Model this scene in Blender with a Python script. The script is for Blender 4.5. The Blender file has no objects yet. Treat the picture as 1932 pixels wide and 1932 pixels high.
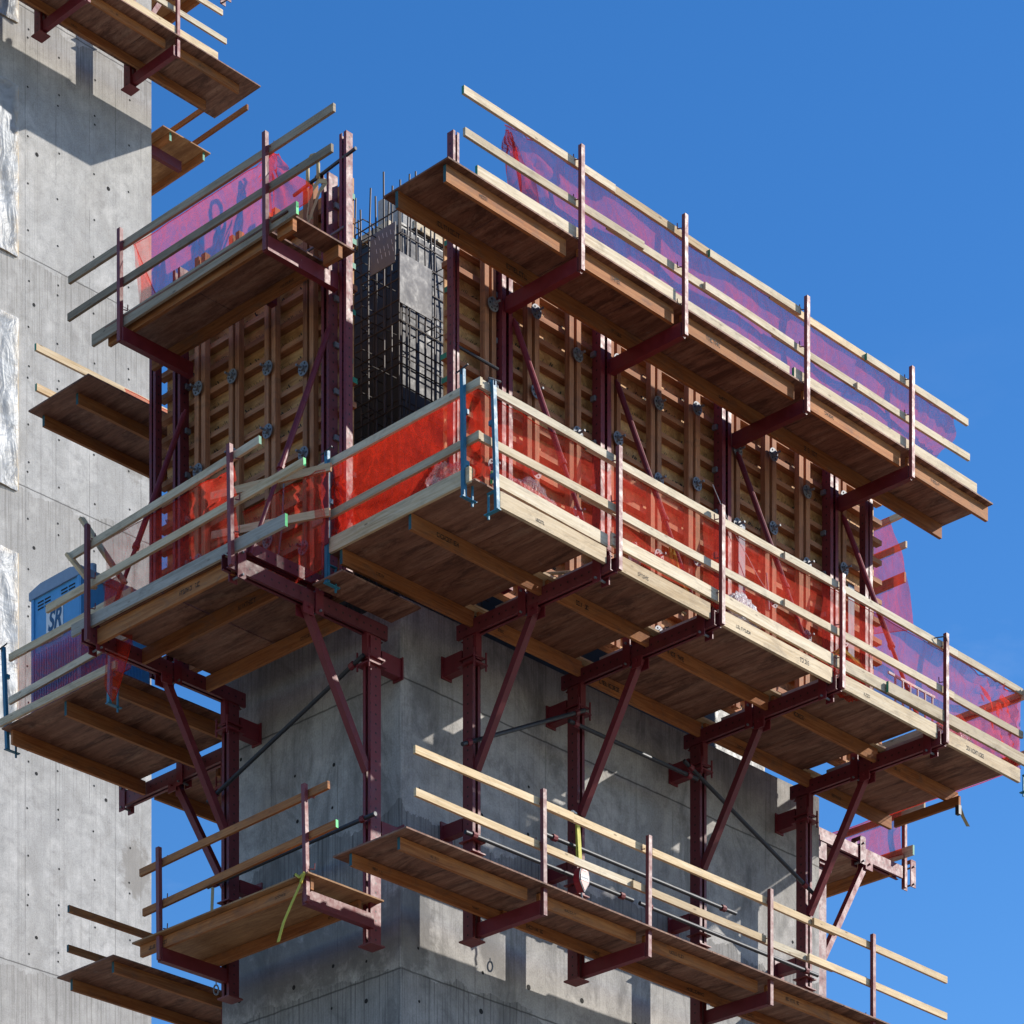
import bpy, bmesh, math, random
from mathutils import Vector, noise, Matrix
rnd = random.Random(7)
sc = bpy.context.scene
R = math.radians

# ------------------------------------------------------------------ camera, sky, sun, exposure
CU, CV = -0.6943*(-1.31638)-0.7198*36.0, -(-0.7199)*(-1.31638)-0.6941*36.0
cam_d = bpy.data.cameras.new("Camera"); cam = bpy.data.objects.new("Camera", cam_d)
sc.collection.objects.link(cam); sc.camera = cam
cam.location = (CU, CV, 1.6)
cam.rotation_euler = (R(90), 0, math.atan2(-0.7198, 0.6941))
cam_d.sensor_width = 36; cam_d.lens = 5743.0/1932*36
cam_d.shift_y = (3900-966)/1932.0
cam_d.clip_start = 0.5; cam_d.clip_end = 6000

SUN = Vector((1.4, -1.0, 1.0)).normalized()          # towards the sun
elev = math.asin(SUN.z)
world = bpy.data.worlds.new("World"); sc.world = world; world.use_nodes = True
wt = world.node_tree; wn = wt.nodes; wl = wt.links
for n in list(wn): wn.remove(n)
wo = wn.new('ShaderNodeOutputWorld'); bg = wn.new('ShaderNodeBackground'); sky = wn.new('ShaderNodeTexSky')
sky.sky_type = 'NISHITA'; sky.sun_disc = False; sky.sun_elevation = elev
sky.sun_rotation = math.atan2(SUN.x, SUN.y)
sky.altitude = 200; sky.air_density = 1.0; sky.dust_density = 0.2; sky.ozone_density = 3.0
hs = wn.new('ShaderNodeHueSaturation'); hs.inputs['Saturation'].default_value = 1.31; hs.inputs['Value'].default_value = 1.06; hs.inputs['Hue'].default_value = 0.507
tc = wn.new('ShaderNodeTexCoord'); mp = wn.new('ShaderNodeMapping'); mp.inputs['Scale'].default_value = (3, 3, 9)
cn = wn.new('ShaderNodeTexNoise'); cn.inputs['Scale'].default_value = 2.3; cn.inputs['Detail'].default_value = 7; cn.inputs['Roughness'].default_value = 0.62
cr = wn.new('ShaderNodeValToRGB'); cr.color_ramp.elements[0].position = 0.53; cr.color_ramp.elements[1].position = 0.88
cr.color_ramp.elements[1].color = (0.22, 0.22, 0.22, 1)
mx = wn.new('ShaderNodeMixRGB'); mx.inputs[2].default_value = (6.5, 7.2, 8.2, 1)
wl.new(tc.outputs['Generated'], mp.inputs['Vector']); wl.new(mp.outputs[0], cn.inputs['Vector']); wl.new(cn.outputs[0], cr.inputs[0])
sz = wn.new('ShaderNodeSeparateXYZ'); wl.new(tc.outputs['Generated'], sz.inputs[0])
mr = wn.new('ShaderNodeMapRange'); mr.inputs[1].default_value = 0.36; mr.inputs[2].default_value = 0.50; mr.inputs[3].default_value = 1; mr.inputs[4].default_value = 0
wl.new(sz.outputs[2], mr.inputs[0]); mm = wn.new('ShaderNodeMath'); mm.operation = 'MULTIPLY'
wl.new(cr.outputs[0], mm.inputs[0]); wl.new(mr.outputs[0], mm.inputs[1]); wl.new(mm.outputs[0], mx.inputs[0]); wl.new(sky.outputs[0], hs.inputs['Color']); wl.new(hs.outputs[0], mx.inputs[1])
wl.new(mx.outputs[0], bg.inputs[0]); bg.inputs[1].default_value = 0.138; wl.new(bg.outputs[0], wo.inputs[0])
sd = bpy.data.lights.new("Sun", 'SUN'); sd.energy = 5.0; sd.angle = R(0.5); sd.color = (1.0, 0.94, 0.85)
so = bpy.data.objects.new("Sun", sd); sc.collection.objects.link(so)
so.location = (30, -20, 60); so.rotation_euler = (-SUN).to_track_quat('-Z', 'Y').to_euler()
sc.view_settings.view_transform = 'Standard'; sc.view_settings.look = 'None'
sc.view_settings.exposure = 0.36; sc.view_settings.gamma = 1
sc.cycles.transparent_max_bounces = 24; sc.cycles.max_bounces = 8

# ------------------------------------------------------------------ materials
class NT:
    def __init__(s, name):
        s.m = bpy.data.materials.new(name); s.m.use_nodes = True; s.t = s.m.node_tree
        for n in list(s.t.nodes): s.t.nodes.remove(n)
        s.out = s.t.nodes.new('ShaderNodeOutputMaterial')
    def n(s, typ, **kw):
        nd = s.t.nodes.new(typ)
        for k, v in kw.items():
            if k.startswith('i_'):
                key = k[2:]; key = int(key) if key.isdigit() else key.replace('_', ' ')
                if hasattr(v, 'node'): s.t.links.new(v, nd.inputs[key])
                else: nd.inputs[key].default_value = v
            else: setattr(nd, k, v)
        return nd
    def link(s, a, b): s.t.links.new(a, b)
    def math(s, op, a, b=0.0, c=None):
        nd = s.t.nodes.new('ShaderNodeMath'); nd.operation = op
        for i, v in enumerate((a, b, c)):
            if v is None: continue
            if hasattr(v, 'node'): s.t.links.new(v, nd.inputs[i])
            else: nd.inputs[i].default_value = v
        return nd.outputs[0]
    def noise(s, vec, scale, detail=4, rough=0.55, dist=0.0):
        nd = s.n('ShaderNodeTexNoise'); s.link(vec, nd.inputs['Vector'])
        nd.inputs['Scale'].default_value = scale; nd.inputs['Detail'].default_value = detail
        nd.inputs['Roughness'].default_value = rough; nd.inputs['Distortion'].default_value = dist
        return nd.outputs[0]
    def mapped(s, vec, scale, loc=(0, 0, 0), rot=(0, 0, 0)):
        nd = s.n('ShaderNodeMapping'); s.link(vec, nd.inputs['Vector'])
        nd.inputs['Scale'].default_value = scale; nd.inputs['Location'].default_value = loc; nd.inputs['Rotation'].default_value = rot
        return nd.outputs[0]
    def ramp(s, fac, stops):
        nd = s.n('ShaderNodeValToRGB'); s.link(fac, nd.inputs[0]); el = nd.color_ramp.elements
        while len(el) < len(stops): el.new(0.5)
        for e, (p, c) in zip(el, stops):
            e.position = p; e.color = (c[0], c[1], c[2], 1) if isinstance(c, tuple) else (c, c, c, 1)
        return nd.outputs[0]
    def mix(s, fac, a, b, mode='MIX'):
        nd = s.n('ShaderNodeMixRGB', blend_type=mode)
        for i, v in ((0, fac), (1, a), (2, b)):
            if hasattr(v, 'node'): s.link(v, nd.inputs[i])
            else: nd.inputs[i].default_value = (v if i == 0 else (v[0], v[1], v[2], 1))
        return nd.outputs[0]
    def bsdf(s, col, rough=0.6, metal=0.0, bump=None, bstr=0.3, bdist=0.01, spec=0.5):
        p = s.n('ShaderNodeBsdfPrincipled')
        for key, v in (('Base Color', col), ('Roughness', rough), ('Metallic', metal), ('Specular IOR Level', spec)):
            if hasattr(v, 'node'): s.link(v, p.inputs[key])
            else: p.inputs[key].default_value = (v[0], v[1], v[2], 1) if isinstance(v, tuple) else v
        if bump is not None:
            b = s.n('ShaderNodeBump'); b.inputs['Strength'].default_value = bstr; b.inputs['Distance'].default_value = bdist
            s.link(bump, b.inputs['Height']); s.link(b.outputs[0], p.inputs['Normal'])
        s.link(p.outputs[0], s.out.inputs[0]); return p
    def pos(s): return s.n('ShaderNodeNewGeometry').outputs['Position']
    def uv(s): return s.n('ShaderNodeTexCoord').outputs['UV']

def mat_wood(name, dark, mid, light, knots=0.6, dirt=0.35):
    t = NT(name); uv = t.uv()
    g = t.noise(t.mapped(uv, (1.6, 34, 1)), 1.0, 6, 0.62, 0.6)
    big = t.noise(t.mapped(uv, (0.9, 3, 1)), 1.0, 3)
    col = t.ramp(g, [(0.28, dark), (0.5, mid), (0.72, light)])
    col = t.mix(t.ramp(big, [(0.35, 0.0), (0.7, 0.55)]), col, light)
    vo = t.n('ShaderNodeTexVoronoi', feature='F1'); t.link(t.mapped(uv, (3.1, 9.0, 1)), vo.inputs['Vector']); vo.inputs['Scale'].default_value = 1.0
    k = t.ramp(vo.outputs['Distance'], [(0.06, knots), (0.13, 0.0)])
    col = t.mix(k, col, (dark[0]*0.35, dark[1]*0.3, dark[2]*0.3))
    dn = t.noise(t.mapped(uv, (5, 22, 1), (3, 1, 0)), 1.3, 5, 0.7)
    col = t.mix(t.ramp(dn, [(0.56, 0.0), (0.78, dirt)]), col, (0.06, 0.05, 0.04))
    rn = t.n('ShaderNodeObjectInfo').outputs['Random']
    col = t.mix(1.0, col, t.ramp(rn, [(0.0, (0.62, 0.58, 0.54)), (0.3, (1.0, 0.96, 0.9)), (0.55, (0.84, 0.84, 0.84)), (0.8, (1.05, 1.0, 0.95)), (1.0, (0.74, 0.68, 0.60))]), 'MULTIPLY')
    st = t.noise(t.mapped(t.pos(), (1.1, 1.1, 3)), 2.3, 6, 0.7, 1.0)
    col = t.mix(t.ramp(st, [(0.50, 0.0), (0.68, dirt)]), col, (0.10, 0.08, 0.065))
    t.bsdf(col, 0.75, bump=g, bstr=0.25, bdist=0.003, spec=0.25); return t.m

def mat_ply(name, base, stain, light, rough=0.7):
    t = NT(name); p = t.pos()
    w = t.noise(t.mapped(p, (5.0, 0.5, 5.0)), 2.2, 7, 0.7, 0.35)
    col = t.ramp(w, [(0.3, stain), (0.5, base), (0.74, light)])
    fine = t.noise(t.mapped(p, (30, 3, 30)), 1.0, 5, 0.6)
    col = t.mix(0.35, col, t.ramp(fine, [(0.3, tuple(c*0.5 for c in base)), (0.7, tuple(min(1, c*1.7) for c in base))]))
    wet = t.noise(t.mapped(p, (3.2, 0.8, 3.2), (3, 7, 1)), 1.2, 8, 0.75, 0.5)
    col = t.mix(t.ramp(wet, [(0.50, 0.0), (0.60, 0.75)]), col, stain)
    pal = t.noise(t.mapped(p, (2.2, 0.5, 2.2), (9, 1, 4)), 1.6, 7, 0.75, 0.3)
    col = t.mix(t.ramp(pal, [(0.54, 0.0), (0.70, 0.6)]), col, light)
    blot = t.noise(p, 3.7, 4, 0.6, 2.0)
    edge = t.math('ABSOLUTE', t.math('SUBTRACT', blot, 0.56))
    col = t.mix(t.ramp(edge, [(0.0, 0.55), (0.012, 0.0)]), col, stain)
    rn = t.n('ShaderNodeObjectInfo').outputs['Random']
    col = t.mix(1.0, col, t.ramp(rn, [(0.0, (0.7, 0.66, 0.62)), (0.5, (1.0, 1.0, 1.0)), (1.0, (0.85, 0.78, 0.72))]), 'MULTIPLY')
    cem = t.noise(p, 6.5, 7, 0.75, 0.5)
    col = t.mix(t.ramp(cem, [(0.60, 0.0), (0.70, 0.30)]), col, (0.30, 0.27, 0.24))
    t.bsdf(col, rough, bump=fine, bstr=0.1, bdist=0.003, spec=0.3); return t.m

def mat_paint(name, col, wear, amount=0.5, punched=False, rough=0.5):
    t = NT(name); p = t.pos()
    a = t.noise(p, 9, 6, 0.7); b = t.noise(t.mapped(p, (60, 60, 14)), 1.0, 4, 0.7)
    c = t.mix(t.ramp(a, [(0.35, 0.0), (0.75, 0.5)]), col, tuple(min(1, x*1.9+0.01) for x in col))
    c = t.mix(t.ramp(b, [(0.66, 0.0), (0.76, amount)]), c, wear)
    rn = t.n('ShaderNodeObjectInfo').outputs['Random']
    c = t.mix(1.0, c, t.ramp(rn, [(0.0, (0.72, 0.72, 0.72)), (0.5, (1.1, 1.0, 1.0)), (1.0, (0.9, 1.1, 0.95))]), 'MULTIPLY')
    sp = t.noise(p, 24, 3, 0.7)
    c = t.mix(t.ramp(sp, [(0.70, 0.0), (0.76, 0.5)]), c, (0.30, 0.28, 0.26))
    if punched:
        sx = t.n('ShaderNodeSeparateXYZ'); t.link(t.uv(), sx.inputs[0])
        fx = t.math('SUBTRACT', t.math('FRACT', t.math('DIVIDE', sx.outputs[0], 0.11)), 0.5)
        fx = t.math('MULTIPLY', fx, 0.11)
        fy = sx.outputs[1]
        d = t.math('SQRT', t.math('ADD', t.math('MULTIPLY', fx, fx), t.math('MULTIPLY', fy, fy)))
        c = t.mix(t.ramp(d, [(0.011, 1.0), (0.013, 0.0)]), c, (0.004, 0.003, 0.003))
    t.bsdf(c, t.ramp(a, [(0.3, rough-0.1), (0.7, rough+0.2)]), bump=a, bstr=0.1, bdist=0.004); return t.m

def mat_concrete(name, joints, streaks, vlines=(), base=(0.45, 0.43, 0.405), dark=(0.13, 0.125, 0.12), spots=(), blotch=0.62):
    t = NT(name); p = t.pos(); s = t.n('ShaderNodeSeparateXYZ'); t.link(p, s.inputs[0]); z = s.outputs[2]
    big = t.noise(t.mapped(p, (1, 1, 0.8)), 0.9, 6, 0.62, 0.7)
    med = t.noise(p, 4.5, 7, 0.68, 0.4)
    fine = t.noise(p, 42, 4, 0.7)
    vert = t.noise(t.mapped(p, (4.2, 4.2, 0.22)), 1.0, 6, 0.65)
    col = t.ramp(med, [(0.32, tuple(c*0.62 for c in base)), (0.5, tuple(c*0.95 for c in base)), (0.70, tuple(c*1.22 for c in base))])
    col = t.mix(t.ramp(big, [(0.40, 0.75), (0.58, 0.0)]), col, tuple(c*0.66 for c in base))
    col = t.mix(t.ramp(vert, [(0.52, 0.0), (0.72, 0.45)]), col, tuple(c*0.6 for c in base))
    col = t.mix(0.18, col, t.ramp(fine, [(0.35, 0.12), (0.6, 0.62)]))
    vs = t.noise(t.mapped(p, (26, 26, 0.55)), 1.0, 4, 0.6)
    vm = t.ramp(vs, [(0.50, 0.0), (0.62, 0.85)])
    drip = t.ramp(t.noise(t.mapped(p, (17, 17, 0.22), (7, 3, 1)), 1.0, 5, 0.6), [(0.60, 0.0), (0.72, 0.40)])
    col = t.mix(drip, col, tuple(c*0.45 for c in base))
    lines = t.noise(t.mapped(p, (38, 38, 0.12), (1, 2, 0)), 1.0, 2, 0.5)
    col = t.mix(t.ramp(lines, [(0.57, 0.0), (0.66, 0.32)]), col, tuple(c*0.5 for c in base))
    # large dark pools of damp staining
    pool = t.noise(t.mapped(p, (1.3, 1.3, 0.7), (4, 9, 2)), 1.1, 7, 0.68, 1.2)
    col = t.mix(t.ramp(pool, [(0.48, 0.0), (0.64, blotch)]), col, dark)
    for zt, ln, st in streaks:
        wob = t.math('MULTIPLY', t.math('SUBTRACT', big, 0.5), 0.9)
        zz = t.math('ADD', z, wob)
        m = t.math('MULTIPLY', t.math('LESS_THAN', zz, zt), t.n('ShaderNodeMapRange', i_0=zz, i_1=zt-ln, i_2=zt).outputs[0])
        m1 = t.math('MULTIPLY', m, vm)
        col = t.mix(t.math('MULTIPLY', m1, st), col, tuple(c*0.45 for c in dark))
        col = t.mix(t.math('MULTIPLY', m, 0.5*st), col, dark)
    h = fine
    jt = None
    for zj in joints:
        wz = t.math('ADD', z, t.math('MULTIPLY', t.math('SUBTRACT', med, 0.5), 0.035))
        d = t.math('ABSOLUTE', t.math('SUBTRACT', wz, zj))
        l = t.ramp(d, [(0.004, 0.75), (0.016, 0.0)])
        jt = l if jt is None else t.math('MAXIMUM', jt, l)
    for ax, val in vlines:
        d = t.math('ABSOLUTE', t.math('SUBTRACT', t.math('ADD', s.outputs[ax], t.math('MULTIPLY', t.math('SUBTRACT', med, 0.5), 0.03)), val))
        brk = t.ramp(t.noise(t.mapped(p, (0.3, 0.3, 0.9), (val, 0, 0)), 1.0, 2), [(0.46, 0.0), (0.56, 0.42)])
        l = t.math('MULTIPLY', t.ramp(d, [(0.003, 1.0), (0.011, 0.0)]), brk)
        jt = l if jt is None else t.math('MAXIMUM', jt, l)
    if jt is not None:
        col = t.mix(jt, col, (0.05, 0.048, 0.045))
        h = t.math('SUBTRACT', fine, jt)
    for (cx, ax, cz, rr) in spots:      # dark patches mixed into the wall colour
        dx = t.math('SUBTRACT', s.outputs[ax], cx); dz = t.math('MULTIPLY', t.math('SUBTRACT', z, cz), 0.62)
        d = t.math('SQRT', t.math('ADD', t.math('MULTIPLY', dx, dx), t.math('MULTIPLY', dz, dz)))
        d = t.math('ADD', d, t.math('MULTIPLY', t.math('SUBTRACT', med, 0.5), 0.5))
        col = t.mix(t.ramp(d, [(rr*0.7, 0.65), (rr, 0.0)]), col, dark)
    t.bsdf(col, 0.85, bump=h, bstr=0.35, bdist=0.006, spec=0.25); return t.m

def mat_net(name, col, alpha, glow=0.22):
    t = NT(name); p = t.uv()
    d = t.n('ShaderNodeBsdfDiffuse'); tr = t.n('ShaderNodeBsdfTranslucent'); tp = t.n('ShaderNodeBsdfTransparent')
    var = t.noise(p, 14, 4, 0.6)
    c = t.ramp(var, [(0.3, tuple(x*0.75 for x in col)), (0.7, tuple(min(1, x*1.15) for x in col))])
    t.link(c, d.inputs[0]); t.link(c, tr.inputs[0])
    m1 = t.n('ShaderNodeMixShader'); m1.inputs[0].default_value = 0.5; t.link(d.outputs[0], m1.inputs[1]); t.link(tr.outputs[0], m1.inputs[2])
    # woven mesh: many small holes, denser where it is seen edge on
    lw = t.n('ShaderNodeLayerWeight'); lw.inputs['Blend'].default_value = 0.35
    crz = t.noise(t.mapped(p, (2.6, 0.8, 1)), 1.2, 3, 0.5, 1.4)
    crease = t.ramp(t.math('ABSOLUTE', t.math('SUBTRACT', crz, 0.5)), [(0.0, 0.10), (0.09, 0.0)])
    grain = t.noise(p, 130, 2, 0.8)
    a = t.math('ADD', t.ramp(grain, [(0.3, alpha-0.16), (0.7, alpha+0.16)]), t.math('MULTIPLY', lw.outputs['Facing'], glow))
    a = t.math('ADD', a, crease)
    a = t.math('MINIMUM', a, 0.97)
    m2 = t.n('ShaderNodeMixShader'); t.link(a, m2.inputs[0]); t.link(tp.outputs[0], m2.inputs[1]); t.link(m1.outputs[0], m2.inputs[2])
    t.link(m2.outputs[0], t.out.inputs[0]); return t.m

def mat_plain(name, col, rough=0.5, metal=0.0, var=0.2):
    t = NT(name); a = t.noise(t.pos(), 11, 5, 0.65)
    c = t.ramp(a, [(0.3, tuple(x*(1-var) for x in col)), (0.7, tuple(min(1, x*(1+var)) for x in col))])
    t.bsdf(c, rough, metal); return t.m

def mat_plastic(name, alpha=0.6, col=(0.25, 0.27, 0.30), gl=None, bs=0.30):
    t = NT(name); uv = t.uv()
    cr = t.noise(t.mapped(uv, (5, 1.2, 1)), 1.6, 3, 0.5, 2.0)
    fold = t.noise(t.mapped(uv, (1.6, 1.6, 1), (5, 5, 0)), 1.2, 4, 0.55, 2.5)
    h = t.math('ADD', cr, fold)
    b = t.n('ShaderNodeBump'); b.inputs['Strength'].default_value = bs; b.inputs['Distance'].default_value = 0.05; t.link(h, b.inputs['Height'])
    g = t.n('ShaderNodeBsdfGlossy'); g.inputs['Roughness'].default_value = 0.38; g.inputs[0].default_value = (0.95, 0.97, 1, 1); t.link(b.outputs[0], g.inputs['Normal'])
    d = t.n('ShaderNodeBsdfDiffuse'); d.inputs[0].default_value = (*col, 1); t.link(b.outputs[0], d.inputs['Normal'])
    tl = t.n('ShaderNodeBsdfTranslucent'); tl.inputs[0].default_value = (*col, 1); t.link(b.outputs[0], tl.inputs['Normal'])
    tp = t.n('ShaderNodeBsdfTransparent')
    m0 = t.n('ShaderNodeMixShader'); m0.inputs[0].default_value = 0.35; t.link(d.outputs[0], m0.inputs[1]); t.link(tl.outputs[0], m0.inputs[2])
    m1 = t.n('ShaderNodeMixShader'); t.link(t.ramp(fold, [(0.35, alpha-0.25), (0.65, min(1, alpha+0.2))]), m1.inputs[0]); t.link(tp.outputs[0], m1.inputs[1]); t.link(m0.outputs[0], m1.inputs[2])
    m2 = t.n('ShaderNodeMixShader'); m2.inputs[0].default_value = 0.05 if gl is None else gl; t.link(m1.outputs[0], m2.inputs[1]); t.link(g.outputs[0], m2.inputs[2])
    t.link(m2.outputs[0], t.out.inputs[0]); return t.m

M = {}
M['lumber'] = mat_wood('weathered_lumber', (0.40, 0.31, 0.19), (0.60, 0.51, 0.36), (0.76, 0.69, 0.55))
M['lumber2'] = mat_wood('fresh_lumber', (0.45, 0.31, 0.15), (0.66, 0.50, 0.30), (0.80, 0.68, 0.48), 0.7, 0.25)
M['grey'] = mat_wood('grey_lumber', (0.26, 0.25, 0.22), (0.38, 0.37, 0.33), (0.5, 0.49, 0.45))
M['old'] = mat_wood('old_brown_lumber', (0.20, 0.15, 0.10), (0.33, 0.27, 0.19), (0.46, 0.40, 0.31))
M['lvl'] = mat_wood('laminated_timber', (0.20, 0.060, 0.018), (0.36, 0.135, 0.045), (0.50, 0.235, 0.09), 0.25, 0.45)
M['pale'] = mat_wood('sunlit_laminated_timber', (0.44, 0.32, 0.18), (0.62, 0.49, 0.32), (0.76, 0.66, 0.49), 0.5, 0.4)  # laminated timber again, sunlight put into its colour, for outer joists
M['beam'] = mat_wood('formwork_timber', (0.21, 0.075, 0.036), (0.38, 0.165, 0.082), (0.52, 0.265, 0.14), 0.3, 0.4)
M['ply'] = mat_ply('deck_plywood', (0.22, 0.105, 0.068), (0.065, 0.025, 0.017), (0.42, 0.27, 0.19))
M['plytan'] = mat_ply('fresh_plywood', (0.40, 0.22, 0.10), (0.24, 0.11, 0.045), (0.55, 0.34, 0.17))
M['plyface'] = mat_ply('panel_plywood', (0.52, 0.29, 0.115), (0.30, 0.13, 0.05), (0.66, 0.43, 0.2))
M['steel'] = mat_paint('red_oxide_steel', (0.13, 0.010, 0.017), (0.36, 0.16, 0.14), 0.3)
M['steelp'] = mat_paint('punched_red_steel', (0.13, 0.018, 0.025), (0.45, 0.25, 0.22), 0.4, True)
M['post'] = mat_paint('guard_post_paint', (0.16, 0.030, 0.032), (0.62, 0.5, 0.45), 0.8)
M['blue'] = mat_paint('blue_post_paint', (0.02, 0.15, 0.25), (0.6, 0.65, 0.65), 0.75)
M['zinc'] = mat_plain('galvanised_steel', (0.17, 0.18, 0.20), 0.6, 0.2)
M['pipe'] = mat_plain('dark_steel_pipe', (0.035, 0.038, 0.045), 0.5, 0.3)
M['rebar'] = mat_plain('rebar_steel', (0.055, 0.045, 0.042), 0.6, 0.3)
M['green'] = mat_plain('green_end_paint', (0.02, 0.22, 0.13), 0.6)
M['lime'] = mat_plain('bright_green_end_paint', (0.05, 0.62, 0.17), 0.6)
M['teal'] = mat_plain('teal_end_paint', (0.012, 0.075, 0.085), 0.6)
M['ink'] = mat_plain('printing_ink', (0.03, 0.022, 0.018), 0.8)
M['hole'] = mat_plain('painted_hole_shade', (0.018, 0.018, 0.018), 0.95)  # flat dark colour standing in for the shade inside holes and slots
M['net'] = mat_net('red_debris_netting', (0.92, 0.080, 0.050), 0.34)
M['netd'] = mat_net('dense_red_netting', (0.66, 0.040, 0.018), 0.42)
M['plastic'] = mat_plastic('clear_plastic_sheet', 0.78, (0.52, 0.55, 0.58), 0.018, 0.45)
M['bag'] = mat_plastic('plastic_wrap', 0.42, (0.6, 0.56, 0.58), 0.12, 0.8)
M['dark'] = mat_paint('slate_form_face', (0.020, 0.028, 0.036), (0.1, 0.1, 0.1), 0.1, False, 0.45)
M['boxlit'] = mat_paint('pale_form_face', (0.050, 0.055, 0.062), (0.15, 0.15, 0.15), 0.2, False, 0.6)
M['plate'] = mat_paint('embed_plate_steel', (0.11, 0.112, 0.115), (0.3, 0.3, 0.3), 0.25, False, 0.6)
M['tblue'] = mat_plain('toilet_blue_plastic', (0.085, 0.32, 0.60), 0.4, 0, 0.08)
M['tgrey'] = mat_plain('toilet_grey_roof', (0.22, 0.30, 0.40), 0.5, 0, 0.08)
M['white'] = mat_plain('white_sign', (0.75, 0.76, 0.76), 0.5, 0, 0.05)
M['yellow'] = mat_plain('yellow_webbing', (0.50, 0.46, 0.06), 0.7)
M['ltan'] = mat_plain('tan_webbing', (0.42, 0.33, 0.17), 0.8)
M['red'] = mat_plain('red_housing', (0.35, 0.012, 0.02), 0.35)
M['slate'] = mat_plain('grey_blue_steel_plate', (0.10, 0.12, 0.16), 0.6, 0.1)

# ------------------------------------------------------------------ geometry helpers
def FR(s, w, z): return Vector((s, -w, z))            # long face of the core
def FL(s, w, z): return Vector((-w, s, z))            # short face of the core
def FB(s, w, z): return Vector((s, 3.23+w, z))        # back face
def FE(s, w, z): return Vector((7.96+w, s, z))        # far end face
TV = 14.5
def FT(s, w, z): return Vector((s, TV-w, z))          # tower face
def FTE(s, w, z): return Vector((8.08+w, TV+s, z))    # tower end face

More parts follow.
